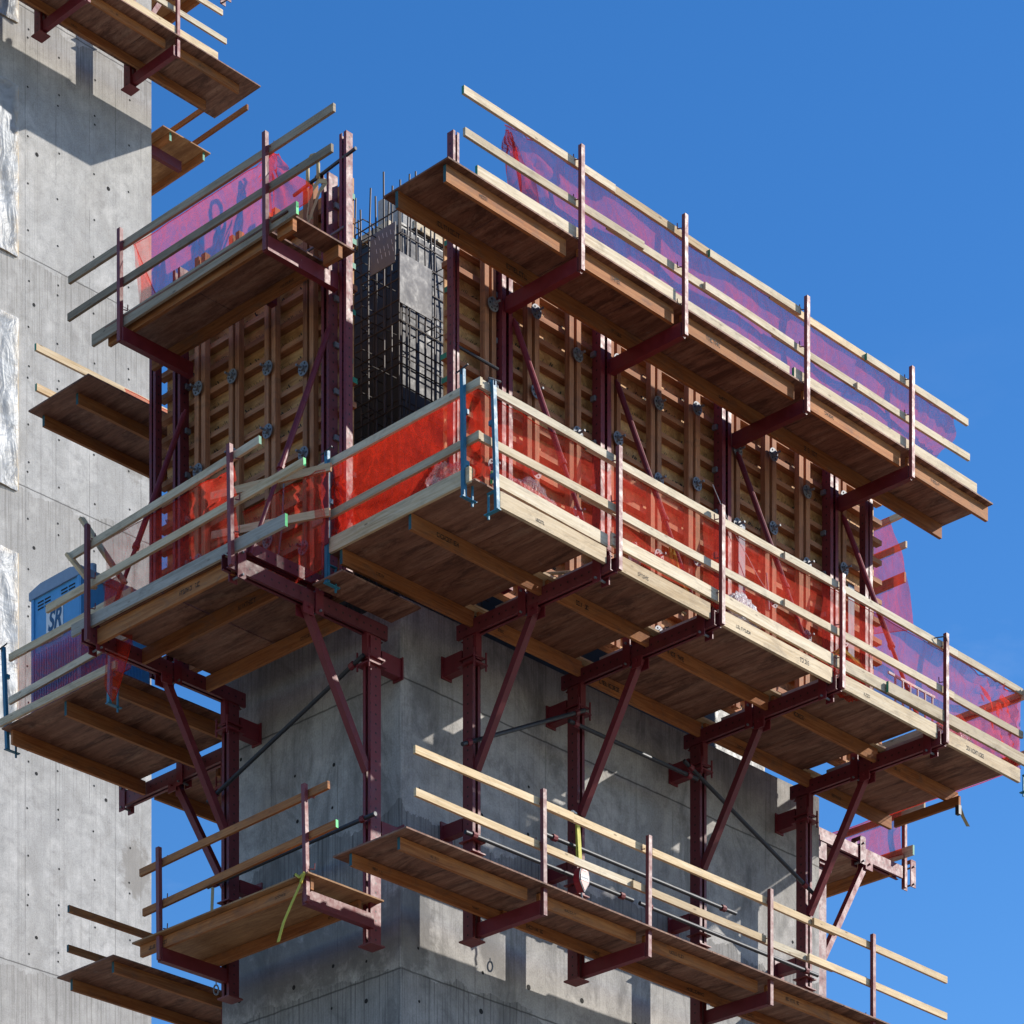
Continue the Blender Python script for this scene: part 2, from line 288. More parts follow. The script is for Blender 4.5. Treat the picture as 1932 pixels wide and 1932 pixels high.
class MB:
    def __init__(s): s.v = []; s.f = []; s.uv = []; s.mi = []
    def quad(s, pts, uvs, mi=0):
        i = len(s.v); s.v += [Vector(p) for p in pts]; s.f.append(tuple(range(i, i+len(pts)))); s.uv.append(uvs); s.mi.append(mi)
    def bar(s, a, b, w, h, up=(0, 0, 1), mi=0, endmi=None, bend=0.0, seg=1, off=None, centre=False):
        a = Vector(a); b = Vector(b); d = b-a; L = d.length
        if L < 1e-6: return s
        d = d/L; up = Vector(up); side = d.cross(up)
        if side.length < 1e-4: side = d.cross(Vector((1, 0, 0)))
        side.normalize(); up2 = side.cross(d).normalized()
        o = rnd.uniform(0, 40) if off is None else off; o2 = rnd.uniform(0, 20) if off is None else 0
        rings = []
        ph1, ph2 = rnd.uniform(0, 6), rnd.uniform(0, 6)
        for k in range(seg+1):
            t = k/seg; c = a+d*(L*t)
            if bend: c = c + up2*(bend*math.sin(ph1+t*3.1)) + side*(bend*math.sin(ph2+t*2.6))
            rings.append([c-side*w/2-up2*h/2, c+side*w/2-up2*h/2, c+side*w/2+up2*h/2, c-side*w/2+up2*h/2])
        for k in range(seg):
            r0, r1 = rings[k], rings[k+1]; u0, u1 = o+L*k/seg, o+L*(k+1)/seg
            dims = [w, h, w, h]; acc = 0
            for j in range(4):
                j2 = (j+1) % 4; m = dims[j]
                v0, v1 = (o2+acc, o2+acc+m) if not centre else (-m/2, m/2)
                s.quad([r0[j], r0[j2], r1[j2], r1[j]], [(u0, v0), (u0, v1), (u1, v1), (u1, v0)], mi); acc += m
        e = mi if endmi is None else endmi
        e0, e1 = (e if not isinstance(e, tuple) else e[0]), (e if not isinstance(e, tuple) else e[1])
        q = [(o2, o2), (o2+w, o2), (o2+w, o2+h), (o2, o2+h)]
        if centre: q = [(0, 5)]*4
        s.quad([rings[0][3], rings[0][2], rings[0][1], rings[0][0]], q, e0)
        s.quad(rings[-1], q, e1)
        return s
    def box(s, p0, p1, mi=0):
        a = Vector([min(x, y) for x, y in zip(p0, p1)]); b = Vector([max(x, y) for x, y in zip(p0, p1)])
        ext = b-a; ax = max(range(3), key=lambda i: ext[i])
        c = (a+b)/2; d = Vector((0, 0, 0)); d[ax] = ext[ax]/2
        up = Vector((0, 0, 1)) if ax != 2 else Vector((1, 0, 0))
        if ax == 0: w, h = ext.y, ext.z
        elif ax == 1: w, h = ext.x, ext.z
        else: w, h = ext.y, ext.x
        return s.bar(c-d, c+d, w, h, up, mi)
    def tube(s, a, b, r, n=10, r2=None, mi=0):
        a = Vector(a); b = Vector(b); d = (b-a); L = d.length; d.normalize()
        x = d.orthogonal().normalized(); y = d.cross(x); r2 = r if r2 is None else r2
        A = [a+(x*math.cos(i*2*math.pi/n)+y*math.sin(i*2*math.pi/n))*r for i in range(n)]
        B = [b+(x*math.cos(i*2*math.pi/n)+y*math.sin(i*2*math.pi/n))*r2 for i in range(n)]
        for i in range(n):
            j = (i+1) % n; s.quad([A[i], A[j], B[j], B[i]], [(0, i/n), (0, (i+1)/n), (L, (i+1)/n), (L, i/n)], mi)
        s.quad(A[::-1], [(0, 0)]*n, mi); s.quad(B, [(0, 0)]*n, mi); return s
    def path(s, pts, r, n=8, mi=0):
        for p, q in zip(pts[:-1], pts[1:]): s.tube(p, q, r, n, None, mi)
        return s
    def prism(s, pts, d, mi=0):
        """closed outline extruded by vector d"""
        d = Vector(d); P = [Vector(p) for p in pts]; Q = [p+d for p in P]; n = len(P)
        s.quad(P[::-1], [(0, 0)]*n, mi); s.quad(Q, [(0, 0)]*n, mi)
        for i in range(n):
            j = (i+1) % n; s.quad([P[i], P[j], Q[j], Q[i]], [(0, 0), (0.1, 0), (0.1, 0.1), (0, 0.1)], mi)
        return s
    def build(s, name, mats, parent=None, recalc=True, smooth=False):
        if not isinstance(mats, (list, tuple)): mats = [mats]
        me = bpy.data.meshes.new(name)
        org = world_loc(parent) if parent is not None else (s.v[0] if s.v else Vector((0, 0, 0)))
        if parent is None:
            org = Vector((sum(v.x for v in s.v)/len(s.v), sum(v.y for v in s.v)/len(s.v), min(v.z for v in s.v)))
        me.from_pydata([v-org for v in s.v], [], s.f)
        ul = me.uv_layers.new(name='UVMap'); i = 0
        for fu in s.uv:
            for u in fu: ul.data[i].uv = u; i += 1
        for k, m in enumerate(s.mi): me.polygons[k].material_index = m
        for m in mats: me.materials.append(m)
        if recalc:
            bm = bmesh.new(); bm.from_mesh(me); bmesh.ops.remove_doubles(bm, verts=bm.verts, dist=1e-5)
            bmesh.ops.recalc_face_normals(bm, faces=bm.faces); bm.to_mesh(me); bm.free()
        if smooth:
            for p in me.polygons: p.use_smooth = True
        o = bpy.data.objects.new(name, me); sc.collection.objects.link(o)
        if parent is not None: o.parent = parent
        else: o.location = org
        return o

def world_loc(o):
    v = Vector(o.location)
    while o.parent: o = o.parent; v += Vector(o.location)
    return v
def tag(o, label=None, cat=None, group=None, kind=None):
    if label: o['label'] = label
    if cat: o['category'] = cat
    if group: o['group'] = group
    if kind: o['kind'] = kind
    return o
def thing(name, loc, label, cat, group=None):
    o = bpy.data.objects.new(name, None); sc.collection.objects.link(o); o.location = loc; o.empty_display_size = 0.2
    return tag(o, label, cat, group)

def channels(mb, a, b, depth, width, outdir, gap=0.04, t=0.008, up=None, solidmi=0, pmi=1):
    """two steel channels [ ] running a->b; depth along outdir, width across"""
    a = Vector(a); b = Vector(b); d = (b-a).normalized(); out = Vector(outdir).normalized(); side = d.cross(out).normalized()
    fl = (width-gap)/2
    for sg in (-1, 1):
        c = side*(sg*(width/2-t/2))
        mb.bar(a+c, b+c, t, depth, out, pmi, solidmi, off=0, centre=True)
        for e in (-1, 1):
            c2 = side*(sg*(width/2-t-(fl-t)/2)) + out*(e*(depth/2-t/2))
            mb.bar(a+c2, b+c2, fl-t, t, out, solidmi, off=0)
    return mb

def marks(fr, s0, w, z0, n, h, parent, seed, flip=1):
    """rows of small illegible block print on a timber side"""
    q = random.Random(seed); mb = MB(); x = s0
    for i in range(n):
        cw = h*q.choice((0.35, 0.5, 0.65, 0.8)); k = q.random()
        if k > 0.12:
            for (a, b, c, d) in q.choice(([(0, 0, .25, 1), (.25, .8, 1, 1), (.25, 0, 1, .2)], [(0, 0, .22, 1), (.75, 0, 1, 1), (.22, .4, .75, .6)],
                    [(0, .8, 1, 1), (.38, 0, .62, .8)], [(0, 0, .25, 1), (.25, .8, 1, 1), (.25, .4, .8, .58), (.25, 0, 1, .2)],
                    [(.36, 0, .64, 1)], [(0, 0, .25, 1), (.25, 0, 1, .2)], [(0, 0, 1, .2), (0, .8, 1, 1), (.8, .2, 1, .8)])):
                A, B = x+cw*a*.85, x+cw*c*.85
                mb.quad([fr(A, w, z0+h*b), fr(B, w, z0+h*b), fr(B, w, z0+h*d), fr(A, w, z0+h*d)], [(0, 0), (1, 0), (1, 1), (0, 1)])
        x += cw
    return mb.build('printed_marks', M['ink'], parent, recalc=False)

# ------------------------------------------------------------------ ground
g = MB(); g.quad([(-1500, -1500, 0), (1500, -1500, 0), (1500, 1500, 0), (-1500, 1500, 0)], [(0, 0), (1, 0), (1, 1), (0, 1)])
tag(g.build('ground', mat_plain('dusty_site_ground', (0.20, 0.165, 0.125), 0.9, 0, 0.15), recalc=False), 'dusty construction site ground', kind='structure')

# ------------------------------------------------------------------ concrete core
mc = mat_concrete('core_concrete', (18.05, 14.60, 11.1), ((16.45, 1.25, 1.0), (14.62, 2.2, 0.75), (19.2, 1.3, 0.45)), ((0, 0.02), (0, 1.25), (0, 2.5), (0, 4.9), (0, 6.8), (1, 0.03), (1, 1.1), (1, 2.3)),
                  spots=((0.22, 0, 15.15, 0.4),))  # corner patch paints in the shadow of the first column
core = thing('concrete_core', (4, 1.6, 0), 'grey cast concrete shaft corner carrying all the red climbing brackets', 'concrete tower')
b = MB(); b.box((0, 0, 0), (7.96, 3.23, 19.0)); b.build('wall', mc, core)
def tie_holes(fr, pts, parent, name='tie_hole'):
    for (s, z, r) in pts:
        mb = MB(); n = 12; c = [fr(s+r*math.cos(i*6.283/n), 0.003, z+r*math.sin(i*6.283/n)) for i in range(n)]
        c2 = [fr(s+r*0.8*math.cos(i*6.283/n), 0.0045, z+r*0.8*math.sin(i*6.283/n)) for i in range(n)]
        mb.quad(c, [(0, 0)]*n); mb.quad(c2, [(0, 0)]*n)
        mb.build(name, M['hole'], parent, recalc=False)
pts = []
for k, z in enumerate((17.35, 16.8, 16.2, 15.7, 14.95, 14.35, 13.9)):
    for s in (0.32, 1.35, 2.2, 3.2, 4.15, 5.5, 6.2, 7.4):
        if rnd.random() < 0.72: pts.append((s+rnd.uniform(-.05, .05), z+rnd.uniform(-.08, .08), rnd.choice((0.018, 0.022, 0.034))))
tie_holes(FR, pts, core)
pts = []
for k, z in enumerate((17.9, 17.35, 16.8, 16.2, 15.6, 14.9, 14.35, 13.9)):
    for s in (0.55, 1.2, 1.85, 2.9):
        if rnd.random() < 0.75: pts.append((s+rnd.uniform(-.05, .05), z+rnd.uniform(-.08, .08), rnd.choice((0.018, 0.024, 0.03))))
tie_holes(FL, pts, core)
# inner box form
bx = thing('inner_box_form', (1, 1.2, 19.0), 'dark slate inner formwork box standing behind the rebar cage', 'formwork')
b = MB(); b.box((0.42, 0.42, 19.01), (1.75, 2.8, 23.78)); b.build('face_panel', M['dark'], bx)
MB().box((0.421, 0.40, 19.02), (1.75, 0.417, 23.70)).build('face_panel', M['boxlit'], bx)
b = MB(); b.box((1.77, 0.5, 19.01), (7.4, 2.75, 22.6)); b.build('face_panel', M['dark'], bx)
b = MB(); b.bar((0.40, 0.6, 23.82), (0.40, 2.7, 23.82), 0.05, 0.09, mi=0); b.bar((0.6, 0.40, 23.82), (1.7, 0.40, 23.82), 0.05, 0.09); b.build('top_board', M['lumber'], bx)
b = MB(); b.box((1.15, 1.15, 23.8), (1.5, 1.6, 24.85)); tag(b.build('concrete_upstand', mc), 'small pale concrete upstand behind the rebar tips', 'concrete block')

# rebar cage
cage = thing('rebar_cage', (0.1, 0.1, 19.0), 'open cage of dark rebar at the unformed corner of the shaft', 'rebar cage')
q = random.Random(3)
def vbar(x, y, top, r=0.011):
    p0 = Vector((x, y, 19.0)); p1 = Vector((x+q.uniform(-.01, .01), y+q.uniform(-.01, .01), 23.0)); p2 = Vector((x+q.uniform(-.05, .05), y+q.uniform(-.05, .05), top))
    MB().path([p0, p1, p2], r, 7).build('vertical_bar', M['rebar'], cage)
for i in range(18): vbar(0.07, 0.08+i*0.135, 24.05+q.uniform(-.12, .15))
for i in range(9): vbar(0.16+i*0.16, 0.07, 24.05+q.uniform(-.12, .15))
for i in range(7): vbar(0.31, 0.35+i*0.22, 24.0+q.uniform(-.25, .12))
for i in range(3): vbar(0.45+i*0.36, 0.31, 24.0+q.uniform(-.25, .12))
z = 19.2; k = 0
while z < 23.75:
    for off, ex in (((0.055, q.uniform(-.03, .03)), (0.33, 0.05)) if k % 2 else ((0.055, q.uniform(-.03, .03)),)):
        MB().path([(1.55, off, z+ex), (off, off, z+ex), (off, 2.6, z+ex)], 0.009, 6).build('horizontal_tie', M['rebar'], cage)
    zz = z+0.09
    v0 = 0.45+(k % 2)*0.16
    MB().path([(0.36, v0, zz), (-0.02, v0+0.02, zz), (-0.03, v0+0.2, zz), (0.36, v0+0.2, zz)], 0.007, 6).build('hairpin_tie', M['rebar'], cage)
    if k % 3 == 0: MB().path([(v0+0.1, 0.36, zz), (v0+0.12, -0.02, zz), (v0+0.3, -0.03, zz), (v0+0.3, 0.36, zz)], 0.007, 6).build('hairpin_tie', M['rebar'], cage)
    z += 0.26; k += 1
b = MB(); b.box((0.035, 0.13, 23.02), (0.05, 0.56, 23.50)); tag(b.build('embed_plate', M['plate'], cage), 'dark plate with chalk marks')
b = MB(); b.box((0.02, 0.035, 22.50), (0.55, 0.05, 23.10)); b.build('embed_plate', M['plate'], cage)
mk = MB(); q2 = random.Random(9)
for i in range(16):
    y = 0.48-i*0.022*(1); zz = 23.42-(i % 3)*0.11+q2.uniform(-.03, .03)
    mk.quad([(0.032, y, zz), (0.032, y-0.006, zz), (0.032, y-0.02, zz-0.06), (0.032, y-0.014, zz-0.06)], [(0, 0)]*4)
mk.build('chalk_marks', M['white'], cage, recalc=False)

# ------------------------------------------------------------------ formwork panels
def form_panel(fr, name, label, s0, s1, z0, z1, timber, steel, tall, tie, seed, hs=0.27):
    q = random.Random(seed); t = thing(name, fr((s0+s1)/2, 0.9, z0), label, 'formwork panel', 'timber formwork panels rolled back from the shaft')
    ply = MB(); ply.bar(fr(s0, 0.785, (z0+z1)/2), fr(s1, 0.785, (z0+z1)/2), 0.022, z1-z0); ply = ply.build('plywood_sheet', M['plyface'], t)
    mk = MB(); z = z0+0.13
    while z < z1-0.05:
        s = s0+0.1
        while s < s1-0.1:
            h = q.uniform(0.06, 0.11); sl = 0.05; w_ = q.choice((0.006, 0.009, 0.02)); n = q.choice((2, 3, 4))
            for i in range(n):
                a = s+i*0.028; zz = z-h/2+q.uniform(-.015, .015); hh = h*q.uniform(.6, 1)
                mk.quad([fr(a, 0.7975, zz), fr(a+w_, 0.7975, zz), fr(a+w_+sl*hh/h, 0.7975, zz+hh), fr(a+sl*hh/h, 0.7975, zz+hh)], [(0, 0)]*4)
            s += 0.15
        z += hs
    mk.build('printed_marks', M['ink'], ply, recalc=False)
    z = z0+0.02
    while z <= z1-0.02:
        e = q.uniform(-0.04, 0.05)
        b = MB()
        for dz in (-0.028, 0.028) if False else (0,):
            b.bar(fr(s0-0.05+e, 0.849, z), fr(s1+0.05, 0.849, z), 0.10, 0.062, seg=3, bend=0.0015, endmi=1)
        b.build('timber_beam', [M['beam'], M['green'] if q.random() < 0.5 else M['beam']], t)
        z += hs
    for (a, c) in timber:
        w = (c-a-0.05)/2
        pr = bpy.data.objects.new('waler_pair', None); sc.collection.objects.link(pr); pr.parent = t
        for x in (a+w/2, c-w/2):
            MB().bar(fr(x, 0.941, z0-0.0), fr(x, 0.941, z1+0.06), 0.08, max(w, 0.05), fr(1, 0, 0)-fr(0, 0, 0), seg=4, bend=0.003).build('stud', M['beam'], pr)
    for (a, c) in steel:
        zt = z1+0.02
        b = channels(MB(), fr((a+c)/2, 0.972, z0), fr((a+c)/2, 0.972, zt), 0.14, c-a, fr(0, 1, 0)-fr(0, 0, 0), 0.05); b.build('steel_waler', [M['steel'], M['steelp']], t)
        zz = z0+0.2
        while zz < z1-0.1:      # bright clamps on the waler edge
            MB().box(fr(a-0.035, 0.90, zz-0.03), fr(a-0.002, 0.97, zz+0.03)).build('beam_clamp', M['zinc'], t); zz += hs*2
    for (a, c, zt) in tall:
        channels(MB(), fr((a+c)/2, 1.05, z0), fr((a+c)/2, 1.05, zt), 0.10, c-a, fr(0, 1, 0)-fr(0, 0, 0), 0.03).build('corner_waler', [M['steel'], M['steelp']], t)
    for (s, z) in tie:
        b = MB(); n = 18; R0 = 0.085
        A = [fr(s+R0*math.cos(i*6.283/n), 1.02, z+R0*math.sin(i*6.283/n)) for i in range(n)]
        b.prism(A, fr(0, 0.012, 0)-fr(0, 0, 0)); b.tube(fr(s, 1.03, z), fr(s, 1.14, z), 0.014, 8)
        b.tube(fr(s, 1.033, z), fr(s, 1.065, z), 0.035, 8)
        for i in range(6):
            cc = [fr(s+0.058*math.cos(i*1.047)+0.013*math.cos(j*1.047), 1.0345, z+0.058*math.sin(i*1.047)+0.013*math.sin(j*1.047)) for j in range(6)]
            b.quad(cc, [(0, 0)]*6, 1)
        b.build('tie_plate', [M['zinc'], M['hole']], t)
    return t

TR = [(0.32, 0.51), (1.05, 1.25), (1.78, 1.98), (2.51, 2.70), (3.26, 3.46), (3.98, 4.2), (4.79, 4.99), (5.5, 5.72), (6.2, 6.42), (7.0, 7.2)]
SR_ = [(0.55, 0.73), (2.27, 2.46), (4.56, 4.74), (6.78, 6.95)]
TR = [(a+0.10, c+0.10) for a, c in TR]; SR_ = [(a+0.10, c+0.10) for a, c in SR_]
ties = []
for i, (a, c) in enumerate(TR):
    for z in (22.35, 21.4, 20.45, 19.5):
        zz = z + (0.12 if i % 2 else -0.1)
        ties.append(((a+c)/2, zz))
fR = form_panel(FR, 'formwork_panel', 'long timber formwork panel behind the orange net on the long face', -0.06, 8.14, 19.0, 22.98, TR, SR_, [(-0.22, -0.12, 23.93), (7.56, 7.72, 22.6)], ties, 11)
TL = [(2.40, 2.60), (1.77, 1.96), (1.12, 1.31), (0.45, 0.64)]
tl = [(x+0.14, z) for x, z in [(2.35, 21.0), (2.35, 22.0), (1.71, 20.95), (1.71, 21.9), (1.07, 21.0), (1.07, 21.75), (0.44, 21.5), (0.44, 20.5), (0.44, 22.6), (1.07, 19.7), (0.44, 19.4), (2.35, 19.9)]]
fL = form_panel(FL, 'formwork_panel', 'shorter tall timber formwork panel left of the bare rebar', -0.02, 3.34, 18.72, 23.58, TL, [(0.12, 0.25), (2.80, 2.94)], [(-0.24, -0.12, 23.9), (3.2, 3.32, 22.9)], tl, 12)
# push-pull braces of the form panels
def brace(fr, parent, s, w0, z0, s1, w1, z1, r=0.035, name='diagonal_brace'):
    b = MB(); a = fr(s, w0, z0); c = fr(s1, w1, z1); d = (c-a); m = a+d*0.62
    b.tube(a, m, r, 10); b.tube(m, c, r*0.72, 10); b.tube(a-d.normalized()*0.06, a+d.normalized()*0.1, r*0.6, 8); b.tube(m-d.normalized()*0.03, m+d.normalized()*0.03, r*1.3, 10)
    return b.build(name, M['steel'], parent, smooth=False)
for s in (0.75, 2.55, 4.86, 7.05): brace(FR, fR, s+.1, 1.06, 22.15, s+0.05, 2.35, 19.0)
for s in (0.0, 2.6): brace(FL, fL, s+.1, 1.06, 21.75, s, 2.35, 18.65)
# slate shoring plates on two walers, rod with plate at the near end
for s in (4.9, 7.18):
    MB().box(FR(s+.1, 1.015, 19.2), FR(s+0.23, 1.03, 19.95)).build('slate_plate', M['slate'], fR); MB().box(FR(s+.1, 1.015, 20.25), FR(s+0.23, 1.03, 21.35)).build('slate_plate', M['slate'], fR)
b = MB(); b.tube(FR(-0.22, 1.05, 21.5), FR(0.42, 1.2, 21.38), 0.018, 8); b.build('tie_rod', M['pipe'], fR)
b = MB(); b.tube(FL(-0.4, 1.1, 23.62), FL(0.75, 1.02, 23.6), 0.02, 8); b.tube(FL(0.25, 1.05, 23.6), FL(0.32, 1.05, 23.6), 0.035, 8); b.build('tie_rod', M['pipe'], fL)
b = MB(); b.tube(FL(-0.2, 1.1, 22.8), FL(0.7, 1.15, 22.72), 0.015, 8); b.build('tie_rod', M['zinc'], fL)

# ------------------------------------------------------------------ climbing brackets on the wall
def climbing_bracket(fr, s, zoff, label, group, cross=(0.24, 2.72), braced=True, zc=18.62, zb=15.0, full=True):
    t = thing('climbing_bracket', fr(s, 0.44, zb+zoff), label, 'climbing bracket', group)
    out = fr(0, 1, 0)-fr(0, 0, 0); Z = zoff
    channels(MB(), fr(s, 0.44, zb+Z), fr(s, 0.44, zc-0.02+Z), 0.165, 0.135, out, 0.045).build('column', [M['steel'], M['steelp']], t)
    b = MB(); b.box(fr(s-0.11, 0.33, zb-0.022+Z), fr(s+0.11, 0.56, zb-0.004+Z)); b.build('base_plate', M['post'], t)
    for z in (zb+1.02, zb+1.16):
        b = MB(); b.box(fr(s-0.11, 0.33, z+Z), fr(s+0.11, 0.565, z+0.014+Z)); b.build('splice_plate', M['post'], t)
    b = MB(); b.box(fr(s-0.055, 0.0, zb+1.32+Z), fr(s+0.055, 0.33, zb+1.48+Z)); b.box(fr(s-0.10, 0.004, zb+1.28+Z), fr(s+0.10, 0.02, zb+1.52+Z)); b.build('wall_shoe', M['steel'], t)
    b = MB(); b.box(fr(s-0.06, 0.0, zc-0.36+Z), fr(s+0.06, 0.33, zc-0.14+Z)); b.box(fr(s-0.085, 0.004, zc-0.38+Z), fr(s+0.085, 0.022, zc-0.12+Z))
    b.box(fr(s-0.12, 0.31, zc-0.36+Z), fr(s+0.12, 0.59, zc-0.34+Z)); b.box(fr(s-0.10, 0.32, zc-0.28+Z), fr(s+0.10, 0.57, zc-0.26+Z))
    for dx in (-0.1, 0.1): b.tube(fr(s+dx, 0.58, zc-0.42+Z), fr(s+dx, 0.58, zc-0.2+Z), 0.014, 6)
    b.build('anchor_head', M['steel'], t)
    b = MB(); b.box(fr(s-0.045, 0.34, zc-0.3+Z), fr(s+0.045, 0.56, zc+0.16+Z)); b.build('head_block', M['steel'], t)
    if full:
        channels(MB(), fr(s, cross[0], zc+0.09+Z), fr(s, cross[1], zc+0.09+Z), 0.17, 0.12, (0, 0, 1), 0.04).build('cross_beam', [M['steel'], M['steelp']], t)
        for w in (1.34, 2.52):
            b = MB()
            for dx in (-0.075, 0.075): b.box(fr(s+dx-0.008, w-0.06, zc-0.07+Z), fr(s+dx+0.008, w+0.06, zc+0.30+Z))
            b.box(fr(s-0.085, w-0.05, zc+0.302+Z), fr(s+0.085, w+0.05, zc+0.315+Z))
            b.build('hanger', M['steel'], t)
            for zz in (zc-0.03, zc+0.22): MB().tube(fr(s-0.11, w, zz+Z), fr(s+0.11, w, zz+Z), 0.014, 6).build('bolt', M['zinc'], t)
    if braced:
        b = MB(); a = fr(s, 1.50, zc+0.02+Z); c = fr(s, 0.52, zc-1.6+Z); b.bar(a, c, 0.085, 0.085, out, off=0); b.build('diagonal_brace', M['steel'], t)
        b = MB(); b.box(fr(s-0.07, 1.42, zc-0.11+Z), fr(s-0.055, 1.58, zc+0.02+Z)); b.box(fr(s+0.055, 1.42, zc-0.11+Z), fr(s+0.07, 1.58, zc+0.02+Z)); b.tube(fr(s-0.1, 1.5, zc-0.03+Z), fr(s+0.1, 1.5, zc-0.03+Z), 0.016, 6); b.build('brace_bracket', M['steel'], t)
    return t
BS = (0.75, 2.58, 4.90, 7.08)
nm = ('first bracket from the shaft corner on the long face', 'second bracket along the long face, with the red hoist beside it', 'third bracket along the long face, under a long diagonal pipe', 'bracket nearest the far end of the long face')
for s, l in zip(BS, nm): climbing_bracket(FR, s, 0, 'dark red steel '+l, 'climbing brackets on the long face')
LZ = -0.25
climbing_bracket(FL, 0.03, LZ, 'dark red steel bracket on the short face, close to the shaft corner', 'climbing brackets on the short face', (0.24, 2.7))
climbing_bracket(FL, 2.56, LZ, 'dark red steel bracket at the outer edge of the short face', 'climbing brackets on the short face', (0.24, 2.7))

# ------------------------------------------------------------------ platforms
def boards(mb_name, fr, lst, t, mat, w=0.038, h=0.089, cap=None):
    out = []
    for it in lst:
        s0, z0, s1, z1, wv = it[:5]; mt = it[5] if len(it) > 5 else mat; e = it[6] if len(it) > 6 else (0, 0); hh = it[7] if len(it) > 7 else h
        L = abs(s1-s0)
        b = MB().bar(fr(s0, wv, z0), fr(s1, wv, z1), w, hh, endmi=e, bend=0.007, seg=max(2, int(L*2)))
        out.append(b.build(mb_name, [M[mt], M['green'], M['lime'], M['teal']], t))
    return out

def platform(fr, label, loc, group, decks, dw, zj, jh, joists, posts=(), arms=(), rails=(), toes=(), ply='ply', joistmat='lvl', aw=None, azh=0.165, wp=0, pz=(0, 0), pmat='post', stamp=1, sheet=1.2, name='work_platform', plateend=True, seed=1):
    t = thing(name, loc, label, 'work platform', group); q = random.Random(seed)
    zd = zj+jh
    for (a, c) in decks:
        n = max(1, round((c-a)/sheet)); L = (c-a)/n
        for i in range(n):
            MB().bar(fr(a+i*L+0.005, (dw[0]+dw[1])/2, zd+0.011+q.uniform(0, .003)), fr(a+(i+1)*L-0.005, (dw[0]+dw[1])/2, zd+0.011+q.uniform(0, .003)), dw[1]-dw[0], 0.019).build('deck_sheet', M[ply], t)
    for k, it in enumerate(joists):
        w, a, c = it[:3]; e = it[3] if len(it) > 3 else (0, 0); jm = it[4] if len(it) > 4 else joistmat
        L = abs(c-a)
        j = MB().bar(fr(a, w, zj+jh/2), fr(c, w, zj+jh/2), 0.045, jh-0.002, endmi=e, bend=0.002, seg=max(2, int(L))).build('joist', [M[jm], M['green'], M['lime'], M['teal']], t)
        if stamp:
            sgn = 0.0245
            x = min(a, c)+q.uniform(.25, .6)
            while x < max(a, c)-0.5:
                marks(fr, x, w+sgn+0.002, zj+jh*0.3, q.choice((7, 10, 13)), jh*q.choice((0.2, 0.3)), j, q.random()); x += q.uniform(1.1, 2.2)
    for s in arms:
        b = MB(); w0, w1 = aw; zc = zj-azh/2-0.002
        b.bar(fr(s, w0, zc), fr(s, w1, zc), 0.085, azh, off=0); arm = b.build('bracket_arm', M['steel'], t)
        e = MB(); wd = fr(0, 0.004, 0)-fr(0, 0, 0)
        for (x0, x1, y0, y1) in ((-.043, .043, azh/2-.008, azh/2), (-.043, .043, -azh/2, -azh/2+.008), (-.043, -.036, -azh/2, azh/2), (.036, .043, -azh/2, azh/2)):
            e.box(fr(s+x0, w1+0.001, zc+y0), fr(s+x1, w1+0.005, zc+y1))
        e.build('end_rim', M['post'], arm)
    for (s, tilt) in posts:
        b = MB(); a = fr(s, wp, pz[0]); c = fr(s+tilt, wp, pz[1]); out = fr(0, 1, 0)-fr(0, 0, 0)
        sd_ = fr(1, 0, 0)-fr(0, 0, 0)
        b.bar(a, c, 0.058, 0.052, out, off=0)
        p = b.build('guard_post', M[pmat], t)
        for z in (pz[1]-0.16, pz[1]-0.62, pz[0]+0.38):
            k = MB(); k.path([fr(s-0.028, wp-0.03, z), fr(s-0.05, wp-0.075, z), fr(s-0.05, wp-0.08, z+0.07)], 0.007, 6)
            k.build('rail_hook', M[pmat], p)
    boards('guard_rail', fr, rails, t, 'lumber')
    boards('toe_board', fr, toes, t, 'lumber', h=0.14)
    return t

# --- long face, upper
G1 = 'wooden work platforms round the shaft'
zj = 22.40
def split_rail(s0, s1, z, w, mats, e0=1, seed=0, cuts=None):
    q = random.Random(seed); out = []; x = s0; first = True; i = 0
    cuts = cuts or []
    pts = [s0]+list(cuts)+[s1]
    for i in range(len(pts)-1):
        a, c = pts[i], pts[i+1]
        if i < len(pts)-2: c += q.uniform(.35, .6)
        out.append((a, z+(0.02 if i % 2 else 0), c, z+(0.02 if i % 2 else 0), w-0.042*(i % 2), mats[i % len(mats)], (e0 if i % 2 == 0 else 1, 0)))
    return out
platform(FR, 'uppermost work platform on the long face, with purple-looking red net', FR(3.8, 1.7, 22.3), G1,
         [(-1.40, 8.93)], (1.16, 2.2), zj, 0.19, [(1.37, -1.38, 8.88, (3, 0)), (2.09, -1.34, 0.60, (3, 0)), (2.09, 0.82, 2.48), (2.09, 2.64, 4.78), (2.09, 4.96, 6.98), (2.09, 7.14, 8.93)],
         [(s, 0.0) for s in (0.73, 2.55, 4.88, 7.06)], (0.73, 2.55, 4.88, 7.06),
         split_rail(-1.11, 8.4, 23.5, 2.15, ['lumber', 'lumber2'], 1, 1, [1.0, 3.1, 4.3, 6.2])+split_rail(-1.09, 8.44, 23.05, 2.15, ['lumber', 'lumber'], 0, 2, [1.3, 3.0, 4.35, 6.0]),
         [(-0.9, 22.69, 2.45, 22.69, 2.15, 'lumber', (1, 0)), (2.47, 22.69, 4.65, 22.69, 2.12, 'lumber', (0, 1)), (4.7, 22.69, 8.61, 22.69, 2.15, 'lumber', (1, 0))],
         aw=(1.05, 2.2), azh=0.17, wp=2.235, pz=(22.24, 23.68), seed=21)
